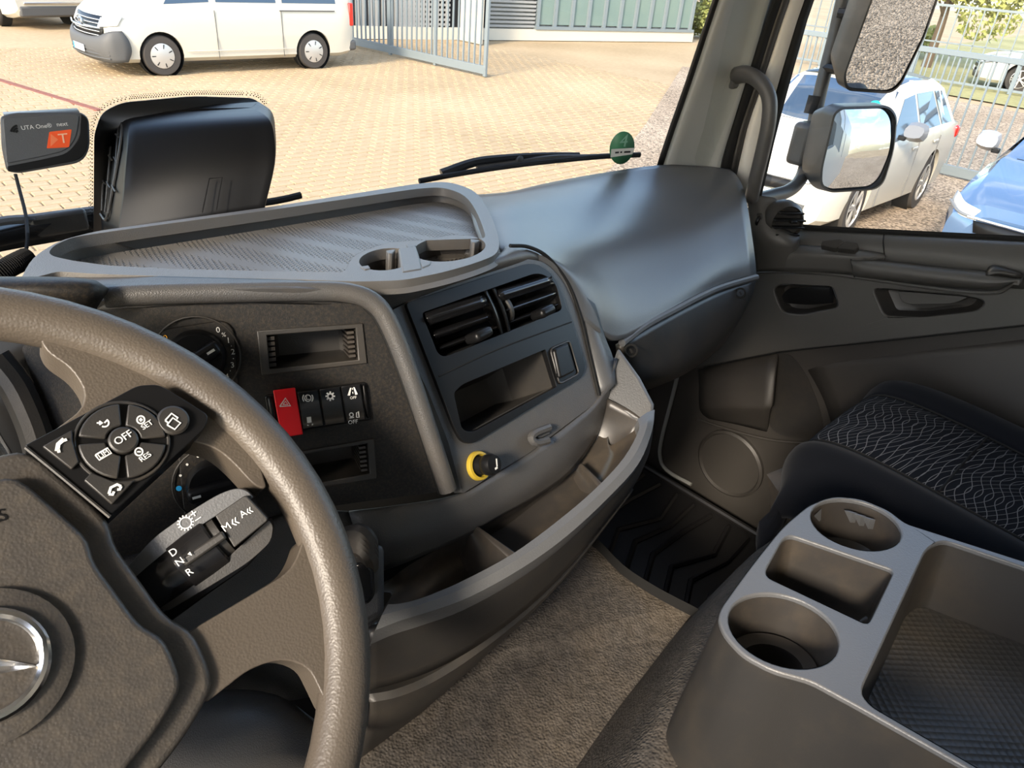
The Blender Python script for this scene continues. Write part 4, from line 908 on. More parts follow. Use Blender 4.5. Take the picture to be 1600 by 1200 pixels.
# cigar lighter
lc = CP.hit(746, 728, 0)
lt = lathe('lighter_ring', lc, CP.n, [(.0150, 0), (.0150, .003), (.0142, .0050), (.0118, .0055), (.0110, .001)], M['yellow'], cpn, seg=32, capb=False, capt=False)
lathe('lighter_knob', lc, CP.n, [(.0100, -.002), (.0095, .008), (.0085, .011), (.0105, .014), (.0110, .021), (.0092, .025), (.001, .0255)], M['black'], lt, seg=28)
kc = lc+CP.n*.0259
obj('lighter_print', *join_geo([strip([kc+CP.u*.001-CP.v*.003, kc+CP.u*.004+CP.v*.004], .0014, CP.n, .0003), strip([kc-CP.u*.003-CP.v*.004, kc+CP.u*.001-CP.v*.004], .002, CP.n, .0003)]), M['ink'], lt, smooth=False)
# clip hook
sweep('card_clip', pr_([(858, 668), (838, 676), (830, 684), (838, 692), (856, 688)], CP, .007), .0045, M['dash'], cpn, seg=8)
plate('clip_base', pr_([(834, 676), (856, 667), (860, 678), (842, 686)], CP, .005), CP.n, .005, M['dash'], cpn, bevel=.001)
# dark seam round the centre panel
sweep('panel_seam', pr_([(797, 384), (826, 386), (856, 402), (886, 440), (906, 492), (920, 550), (936, 618)], CP, .001), .0022, M['rubber'], dash, seg=8, n=5)
# ---------------- passenger-side bolster
b_top = [GH(725, 305, -.03), GH(792, 300, -.03), GH(850, 287, -.03), GH(930, 272, -.03), GH(1030, 258, -.03), PX(1100, 260, 1.325), PX(1140, 264, 1.36)]
bol = loft('bolster', [b_top,
    PD((735, 330, 1.02), (791, 318, 1.06), (850, 310, 1.16), (930, 300, 1.26), (1030, 285, 1.37), (1108, 272, 1.43), (1152, 275, 1.45)),
    PD((745, 362, .92), (792, 350, .94), (860, 345, 1.04), (940, 338, 1.15), (1030, 322, 1.27), (1115, 300, 1.36), (1162, 296, 1.40)),
    PD((765, 400, .84), (800, 386, .845), (870, 385, .93), (950, 385, 1.04), (1035, 370, 1.17), (1120, 348, 1.28), (1170, 335, 1.34)),
    [CP.hit(815, 415, -.02), CP.hit(854, 403, .001)]+PD( (905, 425, .91), (965, 440, 1.0), (1045, 420, 1.12), (1125, 390, 1.24), (1176, 375, 1.31)),
    [CP.hit(850, 460, -.02), CP.hit(886, 442, .001)]+PD( (930, 475, .91), (975, 490, .975), (1050, 460, 1.09), (1130, 420, 1.225), (1180, 405, 1.30)),
    [CP.hit(880, 515, -.02), CP.hit(910, 500, .001)]+PD( (945, 525, .92), (978, 528, .965), (1055, 482, 1.085), (1130, 446, 1.225), (1182, 431, 1.30))], M['bolster'], dash, nu=4, nv=5, solid=.008)
loft('panel_flank', [[CP.hit(886, 442, 0), CP.hit(910, 500, 0), CP.hit(925, 560, 0), CP.hit(939, 622, 0)], PD((930, 475, .905), (945, 525, .918), (958, 560, .915), (962, 600, .905))], M['bolster'], dash, nu=4, nv=2, solid=.006)
sweep('bolster_lip', PD((972, 536, .965), (1010, 508, 1.02), (1055, 484, 1.085), (1095, 463, 1.15), (1130, 448, 1.22), (1182, 433, 1.298)), .0055, M['bolster'], dash, seg=8)
glb = loft('lower_glove_panel', [PD((972, 540, .968), (1055, 488, 1.09), (1130, 452, 1.225), (1182, 436, 1.30)), PD((975, 570, .985), (1060, 530, 1.10), (1130, 490, 1.225), (1174, 465, 1.29)), PD((990, 600, 1.02), (1060, 578, 1.12), (1110, 545, 1.22), (1150, 510, 1.30)), PD((1005, 612, 1.12), (1060, 590, 1.2), (1095, 568, 1.3), (1130, 540, 1.38))], M['dark'], dash, nu=4, nv=4, solid=.01)
for (x, y, d) in ((986, 548, .972), (1157, 458, 1.258)):
    c = P(x, y, d-.004); n_ = (EYE-c).normalized(); a_ = n_.orthogonal().normalized(); b_ = n_.cross(a_)
    lk = sweep('lock_barrel', [c+a_*(math.cos(t)*.008)+b_*(math.sin(t)*.008) for t in [2*math.pi*k/20 for k in range(20)]], .0018, M['rubber'], dash, closed=True, n=1, seg=8)
    box('key_slot', c, (.006, .0025, .003), M['rubber'], lk, ax=(a_, b_, n_))
# ---------------- lower centre: shelf with compartments
shelf_top = PD((545, 800, .685), (620, 790, .695), (715, 776, .715), (775, 742, .755), (835, 702, .80), (890, 664, .845), (940, 620, .893), (965, 560, .915))
shelf_mid = PD((560, 850, .69), (628, 842, .695), (720, 815, .725), (780, 785, .76), (840, 750, .80), (890, 710, .845), (932, 660, .895), (952, 622, .92))
shelf_low = PD((575, 900, .715), (632, 880, .715), (725, 840, .745), (785, 806, .78), (840, 776, .82), (890, 740, .86), (928, 690, .91), (945, 655, .935))
loft('shelf_back', [shelf_top, shelf_mid, shelf_low], M['dash'], dash, nu=4, nv=4, solid=.006)
hl = -.505
lip_in = [PZ(x, y, h) for x, y, h in ((606, 944, -.505), (625, 943, -.505), (660, 934, -.505), (720, 909, -.505), (800, 866, -.50), (870, 815, -.495), (930, 764, -.488), (975, 715, -.48), (998, 672, -.47), (996, 655, -.465))]
lip_out = [PZ(x, y, h) for x, y, h in ((586, 985, -.512), (625, 970, -.512), (670, 956, -.512), (735, 932, -.512), (815, 888, -.507), (885, 838, -.502), (950, 778, -.495), (998, 724, -.487), (1019, 672, -.477), (1023, 640, -.468))]
loft('shelf_lip', [[a+V((0, 0, -.02)) for a in lip_in], lip_in, lip_out, [a+V((0, .01, -.03)) for a in lip_out]], M['console'], dash, nu=4, nv=2, bevel=0, angle=30)
fr_lo = [PZ(x, y, h) for x, y, h in ((578, 1078, -.615), (625, 1066, -.615), (680, 1046, -.615), (745, 1010, -.61), (825, 950, -.60), (890, 885, -.585), (948, 815, -.565), (990, 760, -.55), (1012, 715, -.535), (1018, 690, -.525))]
loft('shelf_front', [[a+V((0, .008, -.012)) for a in lip_out], [a.lerp(b, .5) for a, b in zip(lip_out, fr_lo)], fr_lo], M['dark'], dash, nu=4, nv=3, solid=.008)
# pocket interior
pf = [a+V((0, .03, -.055)) for a in lip_in]
pb = [PZ(x, y, h) for x, y, h in ((612, 930, -.555), (640, 915, -.555), (700, 880, -.555), (745, 850, -.555), (800, 815, -.55), (850, 775, -.545), (890, 742, -.54), (925, 705, -.53), (945, 690, -.525), (950, 680, -.52))]
lowr = [P(*t) for t in ((588, 925, .73), (636, 885, .72), (700, 850, .74), (745, 828, .76), (800, 797, .79), (850, 767, .83), (890, 740, .865), (928, 692, .915), (940, 672, .93), (945, 655, .935))]
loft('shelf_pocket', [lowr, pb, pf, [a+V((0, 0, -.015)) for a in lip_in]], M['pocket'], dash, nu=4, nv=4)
for q in (((738, 818, .752), (748, 822, .752), (815, 868, .718), (806, 878, .712)), ((904, 724, .868), (910, 722, .87), (952, 762, .835), (946, 768, .83))):
    t4 = PD(*q); dn_ = V((-.012, .01, -.058))
    obj('shelf_divider', t4+[p+dn_ for p in t4[:2]]+[p+V((-.03, .0, -.058)) for p in t4[2:]], [(0, 1, 2, 3), (4, 7, 6, 5), (0, 3, 7, 4), (1, 5, 6, 2), (0, 4, 5, 1), (3, 2, 6, 7)], M['pocket'], dash, bevel=.003)
# lit end bracket at the right of the shelf
br = PD((966, 543, .93), (1000, 590, .915), (1022, 632, .905), (1020, 664, .895), (990, 655, .90), (950, 622, .915), (938, 628, .905), (950, 590, .92))
obj('shelf_end', br+[p+ray(960, 600)*.02 for p in br], [list(range(8)), list(range(15, 7, -1))]+[(i, (i+1) % 8, 8+(i+1) % 8, 8+i) for i in range(8)], M['console'], dash, bevel=.004)
loft('shelf_end_pocket', [PD((950, 622, .916), (985, 640, .908), (1018, 664, .897)), PD((935, 655, .93), (965, 668, .92), (998, 668, .905)), PD((920, 700, .93), (950, 705, .925), (985, 700, .905))], M['pocket'], dash, nu=4, nv=3, solid=.004)
# flap under the lip
loft('pull_flap', [PD((880, 862, .83), (910, 842, .845), (935, 818, .865)), PD((886, 866, .825), (918, 852, .838), (938, 826, .86)), PD((892, 864, .84), (920, 848, .85), (936, 828, .868))], M['pocket'], dash, nu=4, nv=3, solid=.003)
# lower panel down to the carpet, with the dark slot
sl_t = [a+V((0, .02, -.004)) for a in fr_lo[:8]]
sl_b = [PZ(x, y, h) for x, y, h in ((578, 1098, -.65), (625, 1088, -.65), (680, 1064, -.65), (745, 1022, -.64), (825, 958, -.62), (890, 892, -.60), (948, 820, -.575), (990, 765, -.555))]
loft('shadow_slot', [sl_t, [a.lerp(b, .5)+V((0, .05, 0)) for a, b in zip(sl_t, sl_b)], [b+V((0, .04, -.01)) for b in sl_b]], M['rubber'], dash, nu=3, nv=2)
cb = [PZ(x, y, h) for x, y, h in ((556, 1190, -.79), (610, 1150, -.79), (665, 1108, -.79), (725, 1050, -.79), (790, 980, -.79), (845, 915, -.79), (890, 858, -.79), (925, 815, -.79))]
loft('kick_panel', [[b+V((0, .03, .0)) for b in sl_b], sl_b, [b.lerp(c, .5)+V((0, -.006, 0)) for b, c in zip(sl_b, cb)], cb, [c+V((0, .02, -.05)) for c in cb]], M['dark'], dash, nu=4, nv=3, solid=.006)
# column shroud and knee panel behind the wheel
loft('knee_panel', [PD((130, 870, .62), (300, 845, .645), (440, 800, .665), (545, 800, .69)), PD((130, 950, .62), (300, 930, .64), (450, 890, .665), (575, 900, .70)), PD((130, 1050, .64), (330, 1040, .66), (470, 1000, .68), (588, 990, .70)), PD((150, 1150, .66), (330, 1120, .69), (480, 1090, .70), (580, 1080, .71))], M['dash'], dash, nu=4, nv=4, solid=.006)
loft('column_shroud', [PD((200, 1120, .62), (330, 1080, .64), (430, 1085, .68), (500, 1130, .72)), PD((180, 1160, .56), (330, 1110, .59), (430, 1110, .63), (520, 1150, .70)), PD((160, 1250, .54), (330, 1220, .57), (450, 1200, .62), (540, 1200, .69))], M['dash'], dash, nu=4, nv=4, solid=.006)
# valve lever block seen past the rim
lb = thing('park_brake_lever', 'ribbed dark brake lever beside the steering wheel rim', 'lever', P(570, 900, .62))
for k in range(4):
    sweep('lever_rib', PD((540-k*1, 836+k*8, .64), (562, 832+k*8, .63), (576, 846+k*8, .63), (578, 862+k*8, .64)), .008, M['pocket'], lb, seg=8)
plate('lever_face', PD((548, 880, .625), (572, 878, .625), (584, 890, .628), (586, 930, .632), (576, 944, .634), (548, 945, .632)), EYE-P(570, 900, .62), .03, M['gloss'], lb, bevel=.003)
plate('lever_bracket', PD((540, 850, .65), (600, 850, .66), (600, 960, .67), (575, 975, .665), (540, 980, .66)), EYE-P(570, 900, .62), .02, M['dash'], lb, bevel=.006)
# ================================================================== STEERING WHEEL
wc = EYE+V((-.035, .372, -.360)); wa = math.radians(42)
WP = PL(wc, V((0, -math.sin(wa), math.cos(wa))))
def wuv(px, py, off=0):
    a, b = WP.uv(WP.hit(px, py, off)); return a, b
st = thing('steering_wheel', 'black four-spoke truck steering wheel with leather rim and buttons', 'steering wheel', wc-V((0, -.1, .1)))
RR = .2255
sweep('rim', [WP.at(RR*math.cos(t), RR*math.sin(t)) for t in [2*math.pi*k/72 for k in range(72)]], .0175, M['leather'], st, closed=True, seg=18, n=1, up=WP.n, flat=.92)
def wpl(nm, px, off, th, mt, par, bev, mirror=True, r=0, seg=3):
    pts = [WP.hit(x, y, off) for x, y in px]
    o = plate(nm, pts, WP.n, th, mt, par, bevel=bev, seg=seg)
    if mirror:
        q = []
        for p in pts[::-1]:
            a, b = WP.uv(p); q.append(WP.at(-a, b, off))
        plate(nm, q, WP.n, th, mt, par, bevel=bev, seg=seg)
    return o
# spokes
wpl('spoke', rounded([(60, 690), (128, 640), (134, 612), (112, 575), (70, 548), (60, 520), (200, 540), (330, 625), (405, 720), (418, 765), (398, 760), (366, 724), (335, 698), (285, 686), (160, 782)], [10, 20, 16, 30, 20, 10, 30, 30, 20, 10, 20, 30, 20, 20, 10]), .006, .030, M['leather'], st, .012)
wpl('spoke', rounded([(290, 990), (400, 925), (448, 896), (464, 872), (474, 840), (500, 830), (548, 950), (545, 1110), (516, 1112), (498, 1074), (482, 1042), (440, 1028), (390, 1045), (320, 1100)], [10, 20, 20, 16, 10, 10, 20, 10, 10, 20, 20, 30, 20, 10]), .006, .031, M['leather'], st, .013)
# centre pad, symmetric
half = [(40, 697), (100, 748), (172, 812), (178, 850), (212, 896), (262, 966), (303, 984), (336, 1062), (322, 1098), (286, 1158), (240, 1215), (190, 1300)]
hp = [wuv(x, y, .012) for x, y in half]
full = hp+[(-a, b) for a, b in hp[::-1]]
full2 = rounded(full, .012, 3)
pad = plate('centre_pad', [WP.at(a, b, .012) for a, b in full2], WP.n, .05, M['hub'], st, bevel=.009, seg=4)
inner_ = [(a*.86, wuv(0, 1040, .012)[1]+(b-wuv(0, 1040, .012)[1])*.86) for a, b in full2]
plate('airbag_face', [WP.at(a, b, .022) for a, b in inner_], WP.n, .012, M['hub'], st, bevel=.008, seg=4)
# badge: ring with three-pointed star
bc = WP.hit(-22, 1042, .026)
lathe('badge_disc', bc, WP.n, [(.040, -.006), (.040, .0), (.034, .002), (.001, .002)], M['hub'], st, seg=40)
bg_ = sweep('badge_ring', [bc+WP.u*(math.cos(t)*.026)+WP.v*(math.sin(t)*.026)+WP.n*.004 for t in [2*math.pi*k/40 for k in range(40)]], .0035, M['silver'], st, closed=True, seg=10, n=1)
for k in range(3):
    a = math.pi/2+k*2*math.pi/3; d = WP.u*math.cos(a)+WP.v*math.sin(a); s = WP.n.cross(d)
    obj('badge_star', [bc+s*.005+WP.n*.002, bc-s*.005+WP.n*.002, bc+d*.025+WP.n*.002, bc+WP.n*.007, bc+d*.024+WP.n*.003], [(0, 3, 4, 2), (1, 2, 4, 3)], M['silver'], bg_, smooth=False)
# SRS-style embossed strokes on the pad edge
text('embossed_text', 'SRS', WP.hit(-14, 812, .0225), WP.u, WP.v, .010, M['black'], st)
# button module (right side, and its mirror image)
mod = wpl('button_module', rounded([(38, 696), (215, 602), (248, 600), (326, 648), (322, 668), (174, 804)], [4, 10, 12, 8, 10, 4]), .020, .030, M['black'], st, .005)
rc = (192, 688)
B0 = .0212
def bt_(nm, px, off=.0235, mt=None, bev=.0008): return plate(nm, [WP.hit(x, y, off) for x, y in px], WP.n, .003, mt or M['gloss'], mod, bevel=bev)
cen3 = WP.hit(192, 690, B0); rad = .0262
sweep('ring_edge', [cen3+WP.u*(math.cos(t)*rad)+WP.v*(math.sin(t)*rad) for t in [2*math.pi*k/40 for k in range(40)]], .0011, M['dark'], mod, closed=True, seg=8, n=1)
qb = []
q0_, q1_ = WP.uv(WP.hit(140, 691, B0)), WP.uv(WP.hit(244, 691, B0)); tq = math.atan2(q1_[1]-q0_[1], q1_[0]-q0_[0])
for k in range(4):
    a0 = math.radians(45+14+k*90-45+0); a0 = tq+math.radians(6+k*90); a1 = tq+math.radians(84+k*90)
    ol = [cen3+WP.u*(math.cos(a0+(a1-a0)*t/8)*rad*.93)+WP.v*(math.sin(a0+(a1-a0)*t/8)*rad*.93) for t in range(9)]
    il_ = [cen3+WP.u*(math.cos(a1+(a0-a1)*t/5)*rad*.37)+WP.v*(math.sin(a1+(a0-a1)*t/5)*rad*.37) for t in range(6)]
    qb.append(plate('quadrant_button', [p+WP.n*.003 for p in ol+il_], WP.n, .003, M['dark'], mod, bevel=.001))
ob = lathe('off_button', cen3, WP.n, [(rad*.33, 0), (rad*.32, .004), (rad*.28, .0048), (.0003, .0048)], M['dark'], mod, seg=28)
tu = (WP.hit(212, 675)-WP.hit(172, 700)).normalized(); tv = WP.n.cross(tu)
def wt(s, px, py, size, par, off=.0247): return text('button_print', s, WP.hit(px, py, off), tu, tv, size, M['ink'], par)
wt('OFF', 193, 684, .0066, ob, .0264)
wt('SET', 230, 664, .0048, qb[0]); wt('RES', 227, 714, .0048, qb[3]); wt('LIM', 162, 709.5, .0042, qb[2])
def wl_(lines, par, off=.0243, w=.0009): return obj('button_print', *join_geo([strip([WP.hit(x, y, off) for x, y in l], w, WP.n, .0003) for l in lines]), M['ink'], par, smooth=False)
wl_([ell((220, 656), 6, 6, 14)+[(226, 656)], [(217, 656), (223, 656)], [(220, 653), (220, 659)]], qb[0])
wl_([ell((217, 706), 6, 6, 14)+[(223, 706)], [(214, 706), (220, 706)]], qb[3])
wl_([[(149, 711), (168, 700), (174, 708), (155, 719), (149, 711)]], qb[2])
wl_([ell((163, 661), 7, 6, 12, 0, -60, 120), [(151, 661), (159, 661)], [(155, 658), (160, 661), (155, 664)], [(163, 661), (167, 657)]], qb[1])
pc = WP.hit(270, 658, B0)
pb_ = lathe('page_button', pc, WP.n, [(.0098, 0), (.0098, .0022), (.0085, .0034), (.0003, .0034)], M['dark'], mod, seg=28)
wl_([[(258, 657), (268, 646), (278, 653), (276, 655)], [(258, 657), (263, 661)], [(261, 664), (270, 653), (282, 661), (273, 671), (261, 664)]], pb_, .0252, .0010)
p1 = bt_('phone_button', [(66, 697), (113, 671), (114, 690), (124, 722), (112, 733)], mt=M['dark']); p2 = bt_('phone_button', [(131, 750), (143, 738), (178, 752), (211, 750), (175, 788)], mt=M['dark'])
wl_([[(89, 705), (91, 694), (100, 686)], [(89, 705), (94, 704)], [(100, 686), (102, 690)]], p1, .0243, .0024)
wl_([[(170, 772), (173, 762), (183, 757), (189, 760)], [(170, 772), (176, 773), (178, 768)], [(189, 760), (187, 765), (183, 765)]], p2, .0243, .0016)
sweep('module_edge', [WP.hit(x, y, .0205) for x, y in [(40, 699), (100, 748), (172, 808)]], .0012, M['dark'], mod, seg=6, n=3)
# column behind the hub
lathe('hub_boss', wc-WP.n*.03, -WP.n, [(.075, 0), (.065, .06), (.05, .09)], M['dash'], st, seg=28)
col_ = thing('steering_column', 'dark steering column cover behind the wheel', 'steering column', wc-WP.n*.12)
lathe('cover', wc-WP.n*.125, -WP.n, [(.065, 0), (.075, .02), (.08, .16)], M['dash'], col_, seg=28)
# ------------------------------------------------------------------ gear selector stalk
sk = thing('gear_stalk', 'dark grey gear selector stalk marked D N R right of the wheel hub', 'gear stalk', P(300, 860, .5))
a0, a1 = P(205, 935, .475), P(415, 790, .505); sa = (a1-a0).normalized(); sn = (EYE-P(310, 860, .49)).normalized(); sn = (sn-sa*sn.dot(sa)).normalized(); ss = sn.cross(sa)   # ss: towards upper left of the stalk
SPL = PL(P(310, 860, .49), sn)
def SH(px, py, off=0): return SPL.hit(px, py, off)
def shell(nm, px, off, th, mt, bev): return plate(nm, [SH(x, y, off) for x, y in px], sn, th, mt, sk, bevel=bev, seg=4)
ul_ = shell('upper_shell', rounded([(190, 896), (240, 840), (300, 797), (345, 770), (372, 762), (388, 768), (396, 778), (372, 787), (330, 810), (270, 852), (214, 905)], [4, 20, 20, 20, 10, 6, 4, 20, 20, 20, 4]), .010, .035, M['bolster'], .006)
lo_ = shell('lower_shell', rounded([(236, 946), (330, 895), (420, 812), (427, 822), (424, 846), (390, 878), (330, 915), (262, 955)], [4, 20, 4, 6, 12, 20, 20, 6]), .008, .035, M['dark'], .006)
shell('under_shell', rounded([(200, 900), (390, 775), (425, 830), (395, 880), (330, 925), (255, 980)], [4, 10, 14, 20, 20, 4]), -.012, .03, M['black'], .008)
def cyl(nm, pa, pb2, r0, r1, mt, off=-.004):
    A_, B_ = SH(*pa, off), SH(*pb2, off); l = (B_-A_).length
    return lathe(nm, A_, B_-A_, [(r0*.9, 0), (r0, l*.05), ((r0+r1)/2*1.01, l*.5), (r1, l*.95), (r1*.95, l)], mt, sk, seg=28)
k0 = cyl('base_barrel', (222, 930), (288, 880), .018, .0195, M['gloss'])
k1_ = cyl('selector_ring', (283, 884), (340, 842), .0205, .021, M['gloss'])
k2_ = cyl('ring_neck', (338, 843), (352, 833), .0175, .0175, M['dark'])
kend = shell('end_block', rounded([(336, 806), (384, 773), (420, 812), (366, 856)], [3, 6, 6, 3]), .016, .025, M['dark'], .003)
box('selector_rib', SH(319, 857, .0182), (.030, .006, .004), M['dark'], k1_, ax=(sa, ss, sn), bevel=.0015)
def stx(s, px, py, size, par, off, du, dv): return text('stalk_print', s, SH(px, py, off), du, dv, size, M['ink'], par)
# letters read along the stalk
dr = -ss
for s_, (x, y), of in (('D', (271, 863), .0225), ('N', (281, 878), .0225), ('R', (296, 894), .0225)):
    stx(s_, x, y, .0066, k0, of, sa, ss)
obj('stalk_print', [SH(297, 862, .0225), SH(300, 868, .0225), SH(293, 866, .0225)], [(0, 1, 2)], M['ink'], k1_, smooth=False)
stx('M', 354, 824, .0072, kend, .0165, sa, ss); stx('A', 380, 803, .0066, kend, .0165, sa, ss)
stx('«', 366, 814, .0105, kend, .0165, sa, ss) ; stx('«', 389, 797, .0085, kend, .0165, sa, ss)
stx('+', 303, 803, .0085, ul_, .0105, sa, ss); stx('–', 309, 810, .0085, ul_, .0105, sa, ss)
gc = SH(290, 817, .0104)
obj('stalk_print', *join_geo([strip([gc+sa*(math.cos(t)*.0036)+ss*(math.sin(t)*.0036) for t in [2*math.pi*k/20 for k in range(21)]], .0007, sn, .0003)]+[strip([gc+(sa*math.cos(t)+ss*math.sin(t))*.0040, gc+(sa*math.cos(t)+ss*math.sin(t))*.0052], .0008, sn, .0003) for t in [2*math.pi*k/14 for k in range(14)]]), M['ink'], ul_, smooth=False)
# ================================================================== FLOOR, CONSOLE, SEAT
cr1 = [PZ(x, y, -.80) for x, y in ((1079, 962), (1050, 998), (1010, 1050), (958, 1117), (900, 1200), (820, 1320))]
edge = [PZ(x, y, -.79) for x, y in ((900, 835), (931, 857), (970, 897), (1014, 927), (1050, 947), (1079, 962))]
tun = thing('trim_3', None, None, (.5, .2, 1.2), kind='structure')
left_ = [PZ(x, y, -.79) for x, y in ((880, 868), (845, 915), (790, 980), (725, 1050), (610, 1150), (450, 1290))]
left_ = [p+V((-.03, .03, 0)) for p in left_]
obj('tunnel_carpet', left_+cr1[:0:-1]+edge[::-1], [list(range(len(left_)+len(cr1)-1+len(edge)))], M['carpet'], tun, smooth=False)
fan = [edge[0]+V((-.06, .12, 0))]+edge+[edge[-1]+V((.02, -.1, 0))]
loft('tunnel_side', [fan, [p+V((.004, .0, -.012)) for p in fan], [p+V((.012, .0, -.40)) for p in fan]], M['rubber'], tun, nu=3, nv=2)
# raised step under the console
stp = [PZ(x, y, h) for x, y, h in ((1225, 826, -.74), (1150, 915, -.70), (1105, 985, -.68), (1060, 1080, -.67), (1010, 1180, -.67), (960, 1320, -.67))]
stq = [p+V((.28, .02, 0)) for p in stp]
loft('console_step', [cr1, [a.lerp(b, .6)+V((-.004, 0, .012)) for a, b in zip(cr1, stp)], stp, stq], M['carpet'], tun, nu=4, nv=4)
loft('step_side', [[cr1[0], cr1[0].lerp(stp[0], .5), stp[0], stq[0]], [p+V((.02, 0, -.45)) for p in (cr1[0], cr1[0].lerp(stp[0], .5), stp[0], stq[0])]], M['carpet'], tun, nu=3, nv=3)
# ---- rubber mat with raised ribs
mt_ = thing('rubber_mat', 'black ribbed rubber mat on the passenger footwell floor', 'floor mat', W(1.1, .55, -1.175))
MZ = -1.165
plate('mat_base', [W(x, y, MZ) for x, y in rounded([(.70, .93), (1.40, .90), (1.40, -.1), (.70, -.1)], .05)], V((0, 0, 1)), .012, M['mat'], mt_, bevel=.004)
sweep('mat_rim', [W(x, y, MZ+.004) for x, y in rounded([(.71, .92), (1.39, .89), (1.39, -.09), (.71, -.09)], .05)], .008, M['mat'], mt_, closed=True, n=1, seg=8)
for k in range(15):
    y = .86-k*.052; dz = W(0, 0, MZ+.003)
    zig = [W(.75, y-.05, MZ+.002), W(.88, y-.02+.03*(k % 2), MZ+.002), W(1.0, y-.06, MZ+.002), W(1.14, y+.01, MZ+.002), W(1.25, y-.03+.02*(k % 3), MZ+.002), W(1.36, y, MZ+.002)]
    sweep('rib', zig, .007, M['mat'], mt_, seg=6, n=1, smoothpath=False)
# ---- console
CT = PL.three(PZ(1127, 960, -.50), PZ(1412, 815, -.50), PZ(1512, 1200, -.49))
if CT.n.z < 0: CT.n = -CT.n
con = thing('centre_console', 'grey plastic centre console with two cup holders and a deep tray', 'console', PZ(1300, 1000, -.66))
cout = rounded([(1263, 790), (1300, 775), (1345, 779), (1388, 797), (1415, 818), (1600, 877), (1950, 990), (1950, 1500), (1512, 1200), (1340, 1103), (1268, 1064), (1206, 1047), (1160, 1022), (1131, 990), (1122, 965), (1128, 948), (1171, 888), (1224, 822)], [10, 16, 16, 12, 10, 0, 0, 0, 0, 10, 14, 20, 16, 14, 8, 8, 30, 20])
hA = ell((1338, 820), 73, 37, 36, .27); hB = ell((1225, 986), 90, 54, 40, .34)
hC = rounded([(1228, 833), (1398, 891), (1357, 977), (1192, 899)], [18, 10, 12, 16], 5)
hT = rounded([(1448, 856), (1474, 843), (1600, 886), (1920, 990), (1920, 1465), (1530, 1201), (1362, 1104), (1344, 1082)], [14, 14, 0, 10, 10, 0, 14, 16], 5)
ctp = plate('console_top', pr_(cout, CT), CT.n, .006, M['console'], con, holes=[pr_(h, CT) for h in (hA, hB, hC, hT)], bevel=.0022)
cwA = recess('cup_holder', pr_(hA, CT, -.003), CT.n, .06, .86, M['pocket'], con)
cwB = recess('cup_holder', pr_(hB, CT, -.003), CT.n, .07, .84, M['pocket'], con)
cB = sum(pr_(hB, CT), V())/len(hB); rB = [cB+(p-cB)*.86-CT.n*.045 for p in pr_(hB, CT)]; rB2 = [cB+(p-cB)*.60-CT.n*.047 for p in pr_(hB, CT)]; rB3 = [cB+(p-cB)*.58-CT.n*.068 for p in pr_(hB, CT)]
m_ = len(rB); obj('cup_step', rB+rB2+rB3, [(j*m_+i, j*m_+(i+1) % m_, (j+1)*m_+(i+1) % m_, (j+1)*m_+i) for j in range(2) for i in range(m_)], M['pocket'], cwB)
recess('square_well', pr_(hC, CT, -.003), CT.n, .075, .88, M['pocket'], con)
deep = [p for p in pr_(hT, CT, -.003)]
cT = sum(deep, V())/len(deep); fl_ = [cT+(p-cT)*.93-CT.n*.085 for p in deep]; m_ = len(deep)
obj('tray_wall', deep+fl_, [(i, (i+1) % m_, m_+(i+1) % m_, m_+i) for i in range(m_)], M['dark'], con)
def pyr_mat():
    m = mat('tray_mat', (.045, .043, .040), .42, 0, dust=DUST, dustamt=.2); t = m.node_tree; b = t.nodes['Principled BSDF']; L = t.links.new
    co = N(t, 'ShaderNodeTexCoord'); vo = N(t, 'ShaderNodeTexVoronoi', Scale=150.0, Randomness=0.0); mp_ = N(t, 'ShaderNodeMapping'); mp_.inputs['Rotation'].default_value = (0, 0, .785)
    bp = N(t, 'ShaderNodeBump', Strength=.8, Distance=.002); L(co.outputs['Object'], mp_.inputs[0]); L(mp_.outputs[0], vo.inputs['Vector']); L(vo.outputs['Distance'], bp.inputs['Height']); L(bp.outputs[0], b.inputs['Normal'])
    return m
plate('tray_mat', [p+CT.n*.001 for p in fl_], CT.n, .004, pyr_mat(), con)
sweep('mat_edge', [cT+(p-cT)*.985+CT.n*.002 for p in fl_], .002, M['dark'], con, closed=True, n=1, seg=6) if False else None
# side skirt of the console
sk_t = pr_(cout, CT, -.004)
mid_ = sum(sk_t, V())/len(sk_t); m_ = len(sk_t)
def flare(p, k, dz):
    d = (p-mid_); d.z = 0; return p+d.normalized()*k+V((0, 0, dz))
loops = [sk_t, [flare(p, .006, -.05) for p in sk_t], [flare(p, .018, -.13) for p in sk_t], [flare(p, .026, -.20) for p in sk_t]]
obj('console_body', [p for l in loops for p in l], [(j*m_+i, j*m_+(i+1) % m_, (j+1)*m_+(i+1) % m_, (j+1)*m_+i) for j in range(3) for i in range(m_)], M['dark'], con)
# sawtooth grips in the far cup
for k in range(3):
    x = 1327+k*14; y = 798+k*5
    q = [CT.hit(x, y, -.008), CT.hit(x+13, y+4, -.008), CT.hit(x+9, y+19, -.026)]
    obj('grip_tooth', q+[p-V((.004, -.004, 0))*1 for p in q], [(0, 1, 2), (3, 5, 4), (0, 3, 4, 1), (1, 4, 5, 2), (2, 5, 3, 0)], M['console'], cwA, smooth=False)
q = [CT.hit(1272, 806, -.008), CT.hit(1281, 797, -.008), CT.hit(1280, 815, -.024)]
obj('grip_tooth', q+[p+V((.004, 0, 0)) for p in q], [(0, 1, 2), (3, 5, 4), (0, 3, 4, 1), (1, 4, 5, 2), (2, 5, 3, 0)], M['console'], cwA, smooth=False)
